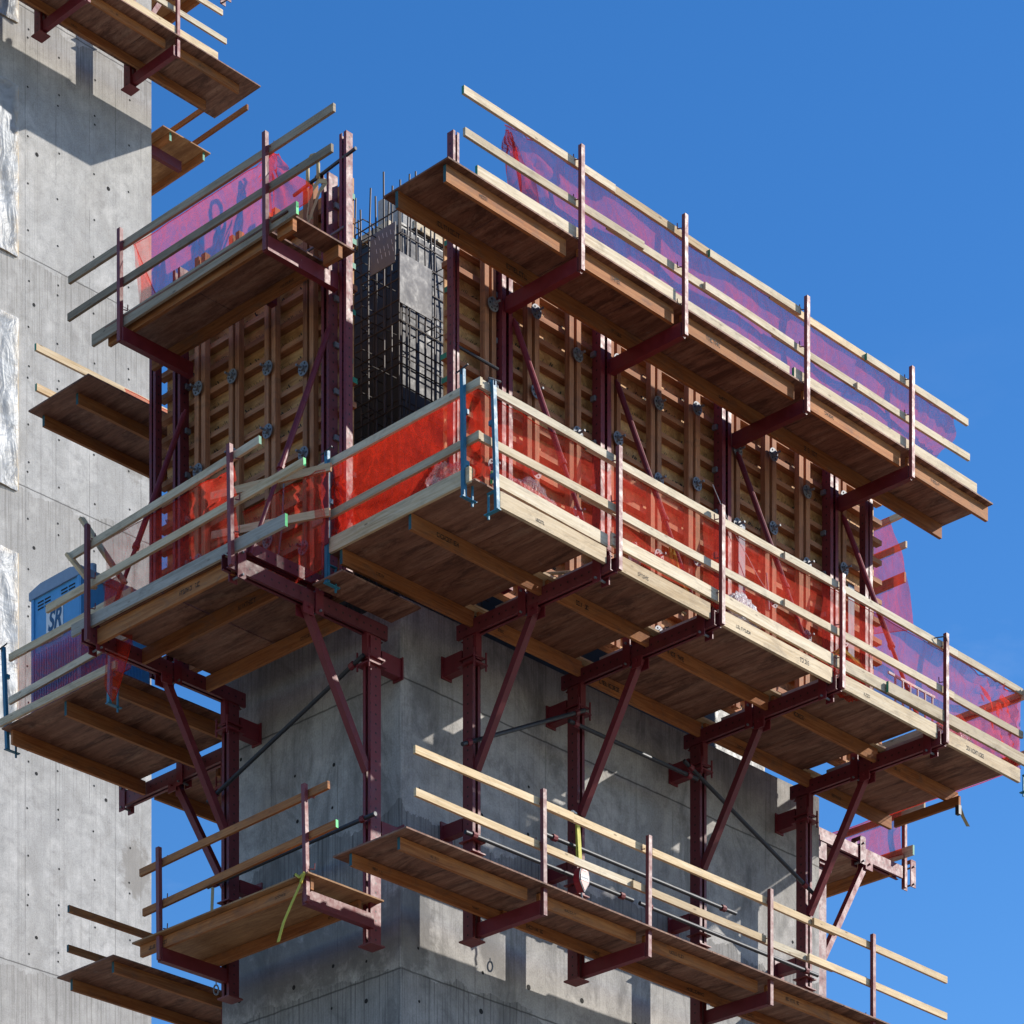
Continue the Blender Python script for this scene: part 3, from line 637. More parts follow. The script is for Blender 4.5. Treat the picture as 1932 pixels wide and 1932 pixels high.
# --- long face, main working level
zj = 18.70
jo = []
for w, cap in ((0.50, 0), (1.62, 0), (2.66, 0)):
    xs = (-1.42, 0.66, 2.49, 4.81, 7.0, 8.86)
    for i in range(5):
        a = xs[i]+(0.18 if i else (0.05 if w > 2 else (0 if w < 1 else -0.0))); c = xs[i+1]
        if w < 2.5: a -= 0.10 if i else 0; c += 0.05
        if w > 2.5 and i == 0: a = -1.07
        jo.append((w+(0.05 if (i % 2 and w < 2) else 0), a, c, (3 if (i == 0 and w < 2.5) else 0, 0), 'pale' if w > 2.5 else 'lvl'))
dk = [(-1.42, 0.60), (0.96, 2.43), (2.79, 4.75), (5.11, 6.93), (7.29, 8.86)]
pm = platform(FR, 'large main work platform on the long face, with red-netted railing', FR(3.8, 1.6, 18.6), G1, dk, (0.30, 2.64), zj, 0.18, jo,
         [(s, 0.0) for s in (0.82, 2.64, 4.95, 7.12)], (),
         split_rail(-1.40, 9.0, 19.945, 2.66, ['lumber', 'lumber'], 0, 5, [0.4, 3.9, 6.9])+split_rail(-1.41, 9.0, 19.375, 2.66, ['lumber', 'lumber'], 0, 6, [0.3, 3.9, 6.9]),
         [(-1.15, 19.01, 0.74, 19.01, 2.62, 'lumber', (2, 0)), (0.76, 19.01, 4.85, 19.01, 2.66, 'lumber'), (4.9, 19.01, 7.5, 19.01, 2.66, 'lumber'), (5.9, 19.0, 8.95, 19.0, 2.705, 'lumber', (1, 0))],
         wp=2.735, pz=(18.66, 20.07), seed=22)
for s in dk: pass
b = MB().bar((-1.45, -0.35, 18.945), (-1.45, -2.60, 18.945), 0.038, 0.17, seg=3, bend=0.002); b.build('toe_board', M['lumber2'], pm)
b = MB().bar((-1.40, -0.05, 19.93), (-1.40, -2.72, 19.93), 0.038, 0.089, seg=3, bend=0.004); b.build('guard_rail', M['lumber'], pm)
b = MB().bar((-1.40, 0.0, 19.33), (-1.40, -2.70, 19.36), 0.038, 0.089, seg=3, bend=0.004); b.build('guard_rail', M['lumber'], pm)
b = MB().bar((8.64, -0.78, 18.63), (8.64, -1.86, 18.63), 0.045, 0.12, seg=2); b.build('joist', M['lvl'], pm)
b = MB().bar((9.02, -0.2, 19.93), (9.02, -2.75, 19.93), 0.038, 0.12, seg=2); b.build('guard_rail', M['lumber'], pm)
b = MB().bar((9.02, -0.2, 19.1), (9.02, -2.75, 19.1), 0.038, 0.16, seg=2); b.build('toe_board', M['lumber'], pm)
# timber packers lying across the brackets
for s in (0.75, 2.58, 4.9, 7.08):
    b = MB(); b.box(FR(s-0.20, 1.55, 18.884), FR(s+0.16, 1.75, 18.91)); b.build('timber_packer', M['lumber2'], pm); MB().box(FR(s-0.2, 0.46, 18.884), FR(s+0.16, 0.62, 18.91)).build('timber_packer', M['lumber2'], pm)
    b = MB(); b.bar(FR(s+0.11, 0.75, 18.87), FR(s+0.11, 2.45, 18.87), 0.05, 0.09, seg=2); b.build('timber_packer', M['grey'], pm)
# --- long face, trailing lower level
platform(FR, 'lowest trailing platform on the long face, with pale bare guard rails', FR(3.8, 1.1, 15.0), G1, [(-1.52, 9.0)], (0.46, 1.66), 15.2, 0.14,
         [(0.70, -1.46, 1.0, (3, 0)), (0.74, 0.95, 4.9), (0.70, 4.85, 8.95), (1.42, -1.40, 0.66, (3, 0)), (1.42, 0.86, 2.56), (1.42, 2.72, 4.88), (1.42, 5.06, 8.95)],
         [(0.80, -0.01), (2.64, 0.01), (4.97, 0.0), (7.1, 0.0)], (0.80, 2.64, 4.97, 7.1),
         split_rail(-1.25, 8.81, 16.345, 1.52, ['lumber2', 'lumber2'], 0, 8, [0.95, 2.75, 4.6, 5.9])+split_rail(-1.25, 8.81, 15.855, 1.52, ['lumber2', 'lumber'], 0, 9, [0.9, 2.4, 4.55, 5.8]),
         aw=(0.5, 1.55), wp=1.575, pz=(15.02, 16.49), seed=23, sheet=2.44)
# --- short face, upper
p = platform(FL, 'uppermost work platform on the short face, net lit pink above it', FL(1.5, 1.7, 22.1), G1, [(-0.02, 2.98)], (1.15, 2.16), 22.26, 0.14,
         [(1.34, 0.05, 2.95), (2.04, 0.05, 2.92)],
         [(-0.09, 0.01), (2.52, 0.0)], (-0.09, 2.5),
         [(-1.16, 23.27, 3.56, 23.27, 2.14, 'old'), (-1.13, 22.84, 3.58, 22.82, 2.14, 'old')],
         [(-0.55, 22.41, 3.11, 22.37, 2.14, 'old', (2, 0))], aw=(1.12, 2.2), wp=2.2, pz=(22.1, 23.44), seed=24)
b = MB(); b.bar(FL(-0.42, 1.65, 22.42), FL(-0.14, 1.65, 22.42), 1.05, 0.019); b.build('deck_sheet', M['ply'], p)
for w in (1.34, 2.04): MB().bar(FL(-0.4, w, 22.335), FL(-0.14, w, 22.335), 0.06, 0.14).build('joist', M['lvl'], p)
# --- short face, main
p = platform(FL, 'main work platform on the short face, with crossing loose boards', FL(1.5, 1.6, 18.2), G1, [(0.14, 1.25), (1.27, 2.42)], (0.75, 2.6), 18.37, 0.18,
         [(2.55, 0.06, 2.48), (1.86, 0.1, 2.5), (0.86, 0.1, 2.5)], [(-0.10, 0.03), (2.48, 0.0)], (),
         [(-0.52, 19.63, 2.9, 19.50, 2.66, 'lumber', (1, 0)), (-1.2, 19.16, 3.38, 19.05, 2.62, 'lumber2', (2, 0))],
         [(-0.93, 18.61, 2.86, 18.61, 2.64, 'grey', (2, 1))], wp=2.72, pz=(18.36, 19.72), seed=25)
b = MB(); b.box(FL(-0.6, 0.25, 18.56), FL(-0.1, 1.5, 18.58)); b.build('deck_sheet', M['ply'], p)
channels(MB(), FL(0.1, 1.0, 18.75), FL(0.1, 2.5, 18.75), 0.14, 0.12, (0, 0, 1), 0.04).build('rolling_beam', [M['steel'], M['steelp']], p)
# --- short face, lower
p = platform(FL, 'lowest platform on the short face, orange plywood with yellow strap', FL(1.5, 1.0, 14.9), G1, [(-0.16, 3.02)], (0.42, 1.62), 15.08, 0.14,
         [(0.66, 0.0, 2.95), (1.5, -0.1, 2.98)], [(-0.07, 0.04), (2.56, 0.02)], (-0.03, 2.56),
         [(-0.37, 16.21, 2.99, 16.10, 1.5, 'lvl'), (-0.52, 15.71, 2.94, 15.62, 1.5, 'lvl', (2, 0))], ply='plytan', aw=(0.5, 1.55), wp=1.56, pz=(14.93, 16.29), seed=26, sheet=2.44)
# --- back face levels
platform(FB, 'short upper platform jutting past the back corner, before the tall tower', FB(1, 1.2, 22.0), G1, [(-1.84, 5.0)], (0.36, 1.56), 22.12, 0.14,
         [(0.78, -1.68, 5.0, (3, 0)), (1.48, -1.66, 5.0, (3, 0))], (), (0.75,),
         [(-1.72, 23.12, 4, 23.12, 1.56, 'lumber2', (1, 0)), (-1.72, 22.62, 4, 22.62, 1.56, 'lumber2', (1, 0))], aw=(0.6, 1.5), seed=27)
p = platform(FB, 'wide platform behind the short face carrying the blue toilet cabin', FB(1, 1.1, 18.2), G1, [(-1.82, 0.35), (0.75, 3.5)], (-0.15, 2.14), 18.3, 0.18,
         [(0.04, -1.75, 3.5), (0.92, -1.75, 0.42, (3, 0)), (0.92, 0.7, 3.5), (2.05, -1.72, 0.42), (2.05, 0.6, 3.5)], (), (), (), (), seed=28, sheet=1.1)
MB().bar(FB(-1.84, -0.2, 18.55), FB(-1.84, 2.14, 18.55), 0.038, 0.09, seg=3, bend=0.003).build('toe_board', M['lumber'], p)
MB().bar(FB(-1.72, -0.35, 19.43), FB(-1.72, 2.1, 19.40), 0.038, 0.089, seg=3, bend=0.003).build('guard_rail', M['lumber2'], p)
MB().bar(FB(-1.72, -0.5, 18.93), FB(-1.72, 2.1, 18.86), 0.038, 0.089, seg=3, bend=0.003).build('guard_rail', M['lumber'], p)
climbing_bracket(FB, 0.5, -0.32, 'dark red bracket under the platform with the blue toilet', 'climbing brackets on the hidden faces', (0.24, 2.6))
platform(FB, 'lowest platform jutting past the back corner at the bottom', FB(1, 1.0, 15.0), G1, [(-1.5, 4.0)], (0.3, 1.42), 15.1, 0.14,
         [(0.45, -1.38, 4, (3, 0)), (1.3, -1.36, 4, (3, 0))], (), (), [(-1.3, 16.17, 4, 16.17, 1.45, 'lvl', (3, 0)), (-1.3, 15.69, 4, 15.69, 1.45, 'lvl', (3, 0))], seed=29)
# --- far end face
p = platform(FE, 'platform on the far end face, seen under the main deck', FE(1.5, 1.2, 18.4), G1, [(0.45, 3.2)], (0.3, 2.3), 18.62, 0.18,
         [(0.6, 0.5, 3.2), (2.1, 0.35, 3.2)], [(0.3, 0)], (),
         [(-0.1, 19.55, 3.0, 19.55, 2.3, 'lumber')], [(0.1, 18.98, 3.0, 18.98, 2.3, 'lumber', (1, 0))], wp=2.35, pz=(18.5, 20.0), seed=30)
climbing_bracket(FE, 0.35, 0.0, 'sunlit red bracket on the far end face under its platform', 'climbing brackets on the hidden faces', (0.24, 2.3))
p = platform(FE, 'upper platform on the far end face, mostly hidden, with red net', FE(1.5, 1.2, 22.2), G1, [(1.0, 3.2)], (0.4, 2.2), 22.3, 0.14,
         [(0.6, 1.0, 3.2), (2.0, 1.0, 3.2)], (), (),
         [(-0.02, 23.74, 3.0, 23.74, 2.15, 'lumber2'), (0.12, 23.30, 3.0, 23.30, 2.15, 'lumber2')], [(0.14, 22.84, 3.0, 22.84, 2.15, 'lumber2')], seed=35)

# ------------------------------------------------------------------ tower behind
mt = mat_concrete('tower_concrete', (35.4, 31.35, 27.54, 23.7, 19.68), ((35.35, 1.0, 0.8), (31.3, 2.2, 0.6), (27.5, 2.0, 0.6), (23.6, 1.6, 0.4), (19.6, 1.6, 0.6)),
                  ((0, 5.42), (0, 6.05), (0, 6.75), (0, 7.3), (0, 7.85)), (0.48, 0.465, 0.44), (0.23, 0.21, 0.185), ((7.7, 0, 29.0, 0.36), (7.75, 0, 21.9, 0.34)), 0.22)
tw = thing('concrete_tower', (3, TV+3, 0), 'tall sunlit concrete tower at the left with plastic covered windows', 'concrete tower')
wins = [(35.11, 37.7), (31.28, 33.98), (27.45, 30.18), (23.53, 26.34)]
b = MB(); X0, X1, W1, W0 = -6.0, 8.08, 5.23, 3.4
zs = [0.0]
b.box((W1, TV, 0), (X1, TV+6, 46)); b.box((X0, TV, 0), (W0, TV+6, 46))
prev = 0.0
for (a, c) in sorted(wins): b.box((W0, TV, prev), (W1, TV+6, a)); prev = c
b.box((W0, TV, prev), (W1, TV+6, 46)); 
b.box((W0, TV+5.0, 19), (W1, TV+5.9, 40))
b.build('wall', mt, tw)
for i, (a, c) in enumerate(wins):
    f = MB(); fw = 0.05
    f.box((W1-0.05, TV-0.03, a-0.04), (W1+0.035, TV+0.03, c+0.04)); f.box((W0-0.03, TV-0.03, a-0.04), (W0+0.05, TV+0.03, c+0.04))
    f.box((W0+0.05, TV-0.03, a-0.04), (W1-0.05, TV+0.03, a+0.03)); f.box((W0+0.05, TV-0.03, c-0.03), (W1-0.05, TV+0.03, c+0.04))
    f.box((4.3, TV+0.02, a+0.03), (4.38, TV+0.08, c-0.03)); f.box((4.9, TV+0.03, a+0.03), (4.97, TV+0.08, c-0.03))
    fr_ = f.build('window', M['lumber2'], tw)
    sh = MB(); nx, nz = 26, 44; grid = []
    for iz in range(nz+1):
        row = []
        for ix in range(nx+1):
            u = ix/nx; v = iz/nz; x = W0+0.02+(W1-W0)*u; z = a-0.06+(c-a+0.1)*v
            em = min(1, 6*min(u, 1-u))*min(1, 8*min(v, 1-v))
            d = 0.13*em*(0.5+noise.noise(Vector((x*1.3, z*0.6, i*7)))) + 0.10*noise.noise(Vector((x*3+z*0.8, z*0.5, i*3))) + 0.035*abs(noise.noise(Vector((x*9-z*1.4, z*0.7, i))))
            row.append(Vector((x+0.02*noise.noise(Vector((z*4, i, 0))), TV-0.034-max(0, 0.35*d+0.01), z)))
        grid.append(row)
    for iz in range(nz):
        for ix in range(nx):
            sh.quad([grid[iz][ix], grid[iz][ix+1], grid[iz+1][ix+1], grid[iz+1][ix]], [(ix/nx, iz/nz*2), ((ix+1)/nx, iz/nz*2), ((ix+1)/nx, (iz+1)/nz*2), (ix/nx, (iz+1)/nz*2)])
    o = sh.build('plastic_sheet', M['plastic'], fr_, smooth=True)
pts = []
z = 19.9
while z < 35:
    for s in (5.48, 6.1, 6.85, 7.6):
        pts.append((s+rnd.uniform(-.02, .02), z+rnd.uniform(-.03, .03), 0.018))
        if rnd.random() < 0.3: pts.append((s+rnd.uniform(-.02, .02), z+0.17, 0.018))
    z += 0.79
pts += [(5.66, 33.1, 0.035), (5.6, 30.6, 0.03), (5.6, 26.6, 0.03), (5.65, 22.9, 0.03), (7.1, 22.9, 0.03), (5.65, 20.2, 0.03), (7.15, 33.2, 0.035)]
tie_holes(FT, pts, tw)
TZ = 19.73; G2 = 'platforms hung on the tall tower'
TB = (5.42, 7.28)
platform(FT, 'platform high on the tower face, casting the stepped shadow', FT(5, 1.1, 15.0+TZ), G2, [(-2.0, 9.1)], (0.46, 1.66), 15.2+TZ, 0.14,
         [(0.70, -2, 8.68), (1.42, -2, 5.3), (1.42, 5.5, 7.2), (1.42, 7.36, 8.8)], [(s+.05, 0.0) for s in TB+(3.4,)], TB+(3.4,),
         [(3.0, 16.36+TZ, 7.3, 16.36+TZ, 1.52), (7.0, 16.34+TZ, 8.4, 16.34+TZ, 1.48), (3.0, 15.87+TZ, 8.45, 15.87+TZ, 1.52)],
         [(2.6, 15.46+TZ, 8.2, 15.46+TZ, 1.585, 'lumber2')], aw=(0.5, 1.6), wp=1.6, pz=(15.03+TZ, 16.6+TZ), seed=31, sheet=2.44)
for s, l in zip(TB, ('red bracket foot on the tower wall, farther from the tower edge', 'red bracket foot on the tower wall, nearer the tower edge')):
    climbing_bracket(FT, s-0.02, TZ, l, 'brackets on the tall tower')
# platforms on the tower's end face
p = platform(FTE, 'brown plywood platform on the hidden end face of the tower', FTE(1.0, 0.9, 34.2), G2, [(0.35, 5.5)], (0.55, 1.62), 34.95-0.0, 0.14,
         [(0.75, 0.4, 5.5, (1, 0)), (1.5, 0.4, 5.5, (1, 0))], (), (0.75,), [(-0.15, 36.0, 4.5, 36.0, 1.65, 'lvl'), (-0.6, 35.5, 4.5, 35.5, 1.65, 'lvl')], ply='plytan', aw=(0.0, 1.25), seed=32)
p = platform(FTE, 'brown plywood main platform above, on the hidden end face of the tower', FTE(1.0, 0.9, 38.2), G2, [(1.3, 6.5)], (0.3, 2.4), 38.6, 0.18,
         [(0.75, 1.3, 6.5), (2.3, 1.3, 6.5)], (), (), (), ply='plytan', seed=33)
climbing_bracket(FTE, 1.0, TZ+0.2, 'red bracket and diagonal strut on the hidden end face of the tower', 'brackets on the tall tower', (0.24, 2.5))
climbing_bracket(FTE, 3.4, TZ+0.2, 'farther red bracket on the hidden end face of the tower', 'brackets on the tall tower', (0.24, 2.5))
p = platform(FT, 'big platform at the top left corner, mostly out of the picture', FT(5, 1.1, 18.6+TZ), G2, [(-2.0, 8.7)], (0.35, 2.6), 18.7+TZ, 0.18,
         [(0.55, -2, 8.7), (2.5, -2, 8.7)], (), (), (), seed=34)

# ------------------------------------------------------------------ debris netting
def net(fr, label, s0, s1, w, zb, zt, seed, amp=0.05, mat='net', lo=None, ro=None, group='red debris nets tied to the railings', nx=None, fold=5.0, nz=18, gather=()):
    """lo/ro: functions v(0..1)->shift of the left/right edge; zb, zt: numbers or functions of s"""
    nx = nx or int(abs(s1-s0)*16)+6; mb = MB(); G = []
    fzb = zb if callable(zb) else (lambda s: zb); fzt = zt if callable(zt) else (lambda s: zt)
    for iz in range(nz+1):
        v = iz/nz; row = []
        a = s0+(lo(v) if lo else 0); c = s1+(ro(v) if ro else 0)
        for ix in range(nx+1):
            u = ix/nx; s = a+(c-a)*u
            z = fzb(s)+(fzt(s)-fzb(s))*v
            loose = math.sin(math.pi*min(1, v*1.0))**0.6 if 0 < v < 1 else 0
            d = amp*(0.9*noise.noise(Vector((s*0.9, z*0.9, seed)))+(0.12 if fold <= 5 else 0.45)*noise.noise(Vector((s*fold+z*1.5, z*1.1, seed+9)))) * (0.35+loose)
            for (gs, gz, ga) in gather:   # radiating folds from a tied point
                dx, dz = s-gs, z-gz; rr = math.hypot(dx, dz)
                d += ga*math.sin(math.atan2(dz, dx)*17)*math.exp(-rr*1.6)*min(1, rr*5)
            z += 0.02*noise.noise(Vector((s*2.3, v*3, seed+4)))
            row.append(fr(s, w+d-0.045*loose, z))
        G.append(row)
    for iz in range(nz):
        for ix in range(nx):
            sc_ = abs(s1-s0)
            mb.quad([G[iz][ix], G[iz][ix+1], G[iz+1][ix+1], G[iz+1][ix]], [(ix/nx*sc_, iz/nz), ((ix+1)/nx*sc_, iz/nz), ((ix+1)/nx*sc_, (iz+1)/nz), (ix/nx*sc_, (iz+1)/nz)])
    # hem cords along the top and bottom edges
    o = mb.build('debris_net', M[mat], smooth=True); tag(o, label, 'debris net', group)
    loc = Vector(o.location)
    for row in (G[0], G[-1]):
        cmb = MB(); cmb.path([p for p in row[::2]], 0.006, 5); cmb.build('hem_cord', M['netd'], o)
    return o
net(FR, 'long net on the uppermost long platform, violet against the sky', -0.35, 8.05, 2.08, lambda s: 22.66, lambda s: 23.50, 1, 0.09, lo=lambda v: 0.5*(1-v)**1.2, ro=lambda v: -0.15*math.sin(v*6)+0.1*v, gather=((-0.2, 23.45, 0.05), (7.8, 22.8, 0.03)))
net(FR, 'crumpled tail of red net bunched at the start of the upper long railing', -0.30, 0.55, 2.03, lambda s: 22.66, lambda s: 23.48-0.45*max(0, s+0.2), 2, 0.16, 'netd', lo=lambda v: 0.12*(1-v), ro=lambda v: -0.75*v, fold=9, gather=((-0.2, 23.5, 0.07),))
net(FL, 'net on the upper short-face railing, pink where the sun hits it', -0.10, 2.42, 2.07, lambda s: 22.45, lambda s: 23.25, 3, 0.10, ro=lambda v: -0.1*(1-v), gather=((0, 23.2, 0.03),))
net(FL, 'ragged red net end flapping beside the upper short-face post', -0.62, 0.05, 2.05, lambda s: 22.42-0.25*min(0, s+0.3), lambda s: 23.28+0.55*min(0, s+0.05), 4, 0.14, 'netd', lo=lambda v: 0.35*v*v-0.25*math.sin(v*5)*0.4, fold=8, gather=((0, 23.2, 0.06),))
net(FL, 'thin pink net corner folded at the far end of the upper short platform', 2.05, 2.45, 2.03, lambda s: 22.45, lambda s: 22.5+0.8*max(0.05, (s-2.05)/0.4), 14, 0.09, 'net', fold=9)
net(FR, 'long red net on the main platform rail of the long face', -1.36, 9.0, 2.58, lambda s: 18.93, lambda s: 19.93, 5, 0.10, lo=lambda v: 0, gather=((-1.2, 19.3, 0.04), (8.4, 19.85, 0.07), (8.9, 19.0, 0.05)))
def FX(s, w, z): return Vector((-w, s, z))
net(FX, 'glowing orange-red net across the open corner between the blue posts', -2.6, -0.25, 1.34, lambda s: 18.98, lambda s: 19.92, 6, 0.07, 'netd', gather=((-0.3, 19.4, 0.05), (-2.5, 19.0, 0.06)))
net(FX, 'bright crumpled net end tied at the left blue post', -0.75, -0.22, 1.28, lambda s: 18.99, lambda s: 19.80, 16, 0.14, 'netd', lo=lambda v: 0.35*v, fold=9, gather=((-0.25, 19.8, 0.06),))
net(FL, 'dark red net in shade on the main short-face railing', 0.0, 2.42, 2.56, lambda s: 18.62, lambda s: 19.55, 7, 0.08, gather=((0.1, 19.5, 0.05),))
net(FL, 'shaded net behind the crossing loose boards near the shaft corner', -0.40, 1.0, 1.60, lambda s: 18.62, lambda s: 19.75, 17, 0.08, gather=((-0.2, 19.7, 0.05),))
net(lambda s, w, z: Vector((-1.66-w, s, z)), 'violet-tinted net hanging in front of the blue toilet cabin', 3.0, 5.3, 0.0, lambda s: 18.55, lambda s: 19.40, 8, 0.05)
net(FL, 'dark red net tail drooping past the outer end of the short platform', 2.3, 2.62, 2.35, lambda s: 17.75+1.6*abs(s-2.46), lambda s: 19.2, 9, 0.16, 'netd', fold=9)
net(FE, 'red net hanging at the end of the long formwork, against the sky', -0.08, 1.8, 2.05, lambda s: 22.0+0.25*s, lambda s: 23.72, 10, 0.14, 'netd', lo=lambda v: 0.42*v*v, fold=6)
net(lambda s, w, z: Vector((9.0+w, s, z)), 'red net closing the far end of the main long platform', -2.6, -0.2, 0.0, lambda s: 18.95, lambda s: 19.9, 11, 0.08, 'net')
net(FE, 'bright net scrap on the platform of the far end face', 0.25, 2.2, 2.25, lambda s: 18.95, lambda s: 19.6, 12, 0.08, 'netd')
net(FB, 'orange net strip behind the upper back corner platform', -0.35, 2.6, 1.5, lambda s: 22.75-0.05*s, lambda s: 23.12, 13, 0.05, 'netd')

# ------------------------------------------------------------------ blue clamp-on guard posts
def blue_post(base, top, label, dirv):
    base = Vector(base); top = Vector(top); t = thing('clamp_guard_post', base, label, 'guard post', 'blue clamp-on guard posts')
    d = Vector(dirv).normalized(); sd2 = d.cross(Vector((0, 0, 1))).normalized()
    b = MB(); b.bar(base, top, 0.05, 0.006, d, off=0); b.bar(base+sd2*0.022+d*0.02, top+sd2*0.022+d*0.02, 0.006, 0.04, d, off=0); b.bar(base-sd2*0.022+d*0.02, top-sd2*0.022+d*0.02, 0.006, 0.04, d, off=0); b.build('upright', M['blue'], t)
    b = MB(); b.bar(base-d*0.02, base+d*0.2, 0.05, 0.012); b.bar(base+Vector((0, 0, 0.22)), base+d*0.16+Vector((0, 0, 0.22)), 0.04, 0.012); b.bar(base+d*0.15+Vector((0, 0, -0.06)), base+d*0.15+Vector((0, 0, 0.22)), 0.02, 0.02); b.build('clamp', M['blue'], t)
    b = MB(); b.tube(top+Vector((0, 0, -0.02))-sd2*0.09, top+Vector((0, 0, 0.01))+sd2*0.1, 0.009, 8); b.tube(top, top-Vector((0, 0, 0.06)), 0.012, 8); b.build('screw_handle', M['pipe'], t)
    for z in (0.38, 0.95):
        c = base+(top-base)*z/(top-base).length
        MB().bar(c, c+d*0.09, 0.045, 0.05).build('rail_cup', M['blue'], t)
blue_post((-1.49, -2.52, 18.72), (-1.49, -2.50, 20.12), 'blue post at the netted corner, seen face on', (1, 0, 0))
blue_post((-1.16, -2.74, 18.62), (-1.22, -2.74, 20.02), 'blue post leaning slightly beside the netted corner', (0, 1, 0))
blue_post((-1.49, -0.32, 18.52), (-1.49, -0.32, 20.03), 'blue post at the inner end of the glowing net, near the shaft corner', (1, 0, 0))
blue_post((-1.72, 5.40, 18.27), (-1.74, 5.46, 19.58), 'blue post at the far left below the toilet cabin', (1, 0, 0))
blue_post((-1.88, 3.15, 18.1), (-1.88, 3.1, 19.2), 'blue post half hidden by the drooping red net tail', (1, 0, 0))
blue_post((9.07, -2.74, 18.66), (9.07, -2.74, 20.05), 'blue post at the far right end of the main platform', (0, 1, 0))
b = MB(); b.bar((-1.5, -0.33, 18.95), (-1.5, -0.33, 19.85), 0.09, 0.012); tag(b.build('hanging_post', M['steel']), 'red steel strip hanging beside the left blue post', 'steel strip')

# ------------------------------------------------------------------ loose boards
def board(a, c, label, mat='lumber2', e=(0, 0), w=0.038, h=0.089, up=(0, 0, 1), grp='loose boards tied over the short-face platform'):
    o = MB().bar(a, c, w, h, up, endmi=e, bend=0.004, seg=4).build('loose_board', [M[mat], M['green'], M['lime']])
    tag(o, label, 'board', grp)
board((-1.95, 1.15, 19.86), (-1.50, -0.42, 19.80), 'upper loose board running from the left blue post, green end', 'lumber2', (2, 0))
board((-2.0, 1.08, 19.36), (-1.52, -0.42, 19.28), 'lower loose board running from the left blue post', 'lumber2')
board((-2.62, 2.72, 19.92), (-2.30, 2.30, 19.12), 'steep board with a green top crossing behind the outer post', 'lumber2', (2, 0), up=(1, 0, 0))
board((-2.70, 2.88, 19.52), (-2.50, 2.62, 19.10), 'short tilted board with a green top by the outer rail end', 'lumber2', (1, 0), up=(1, 0, 0))

# ------------------------------------------------------------------ bracing pipes
def pipe(fr, a, c, label):
    b = MB(); A = fr(*a); B = fr(*c); b.tube(A, B, 0.026, 12); o = b.build('bracing_pipe', M['pipe'], smooth=False); tag(o, label, 'steel pipe', 'dark bracing pipes clamped to the brackets')
    d = (B-A).normalized()
    for t_ in (0.05, 0.93):
        p = A+(B-A)*t_; MB().tube(p-d*0.035, p+d*0.035, 0.042, 8).build('pipe_coupler', M['steel'], o)
pipe(FR, (0.43, 0.6, 17.2), (2.56, 0.6, 18.28), 'pipe rising from the first to the second long-face bracket')
pipe(FR, (2.26, 0.62, 18.05), (4.67, 0.62, 18.07), 'level pipe just under the deck between second and third bracket')
pipe(FR, (0.48, 0.6, 16.18), (3.45, 0.6, 16.19), 'level pipe starting at the first bracket, behind the guard rails')
pipe(FR, (1.79, 0.64, 16.53), (5.41, 0.64, 16.55), 'level pipe passing behind the red hoist')
pipe(FR, (3.58, 0.6, 16.19), (7.17, 0.6, 16.21), 'shiny level pipe ending at the last long-face bracket')
pipe(FR, (4.43, 0.6, 18.24), (7.08, 0.6, 17.28), 'long pipe sloping down toward the far end')
pipe(FL, (2.8, 0.6, 17.19), (0.0, 0.6, 18.1), 'sloping pipe between the two short-face brackets')
pipe(FL, (2.8, 0.6, 16.14), (-0.2, 0.6, 16.19), 'lower level pipe across the short face')

# ------------------------------------------------------------------ fall-arrest hoist with yellow sling
h = thing('fall_arrester', FR(2.33, 0.78, 15.93), 'red and white teardrop fall arrester hanging from the second bracket', 'fall arrester')
sz = 0.155; prof = []
for i in range(20):
    a = i/20*2*math.pi; x = math.sin(a)*(0.085 if math.cos(a) > -0.2 else 0.085*(1-0.75*(-math.cos(a)-0.2)/0.8)); z = math.cos(a)*0.155
    prof.append((x, z))
b = MB(); b.prism([FR(2.33+x, 0.70, 16.09+z) for x, z in prof], FR(0, 0.10, 0)-FR(0, 0, 0)); b.build('housing', M['red'], h)
b = MB(); b.prism([FR(2.33+x*1.08, 0.80, 16.09+z*1.06) for x, z in prof], FR(0, 0.012, 0)-FR(0, 0, 0)); b.build('rim', M['zinc'], h)
b = MB(); b.prism([FR(2.33+x*0.9, 0.8125, 16.09+z*0.92) for x, z in prof], FR(0, 0.004, 0)-FR(0, 0, 0)); b.build('cover', M['red'], h)
b = MB(); b.box(FR(2.26, 0.8175, 16.06), FR(2.40, 0.820, 16.13)); b.box(FR(2.295, 0.8175, 16.18), FR(2.355, 0.820, 16.20)); b.build('label_plate', M['white'], h)
b = MB()
for i in range(7): b.box(FR(2.27+i*0.018, 0.8205, 16.085), FR(2.28+i*0.018, 0.8215, 16.105))
b.build('printed_marks', M['slate'], h)
b = MB(); b.path([FR(2.33, 0.75, 16.24), FR(2.33, 0.75, 16.3)], 0.012, 8); b.path([FR(2.33, 0.76, 15.93), FR(2.34, 0.76, 15.86), FR(2.32, 0.76, 15.8), FR(2.34, 0.76, 15.72)], 0.012, 8); b.build('snap_hook', M['zinc'], h)
y = thing('webbing_sling', FR(2.32, 0.74, 16.3), 'yellow webbing sling holding the red fall arrester', 'sling')
b = MB(); b.bar(FR(2.33, 0.74, 16.31), FR(2.33, 0.7, 16.85), 0.012, 0.06, FR(1, 0, 0)-FR(0, 0, 0)); b.bar(FR(2.30, 0.72, 16.31), FR(2.32, 0.69, 16.9), 0.012, 0.04, FR(1, 0, 0)-FR(0, 0, 0)); b.build('strap', M['yellow'], y)
b = MB(); b.path([FR(2.20, 0.6, 16.84), FR(2.25, 0.68, 16.93), FR(2.32, 0.68, 16.92), FR(2.38, 0.6, 16.84)], 0.014, 8); b.build('strap_loop', M['white'], y)
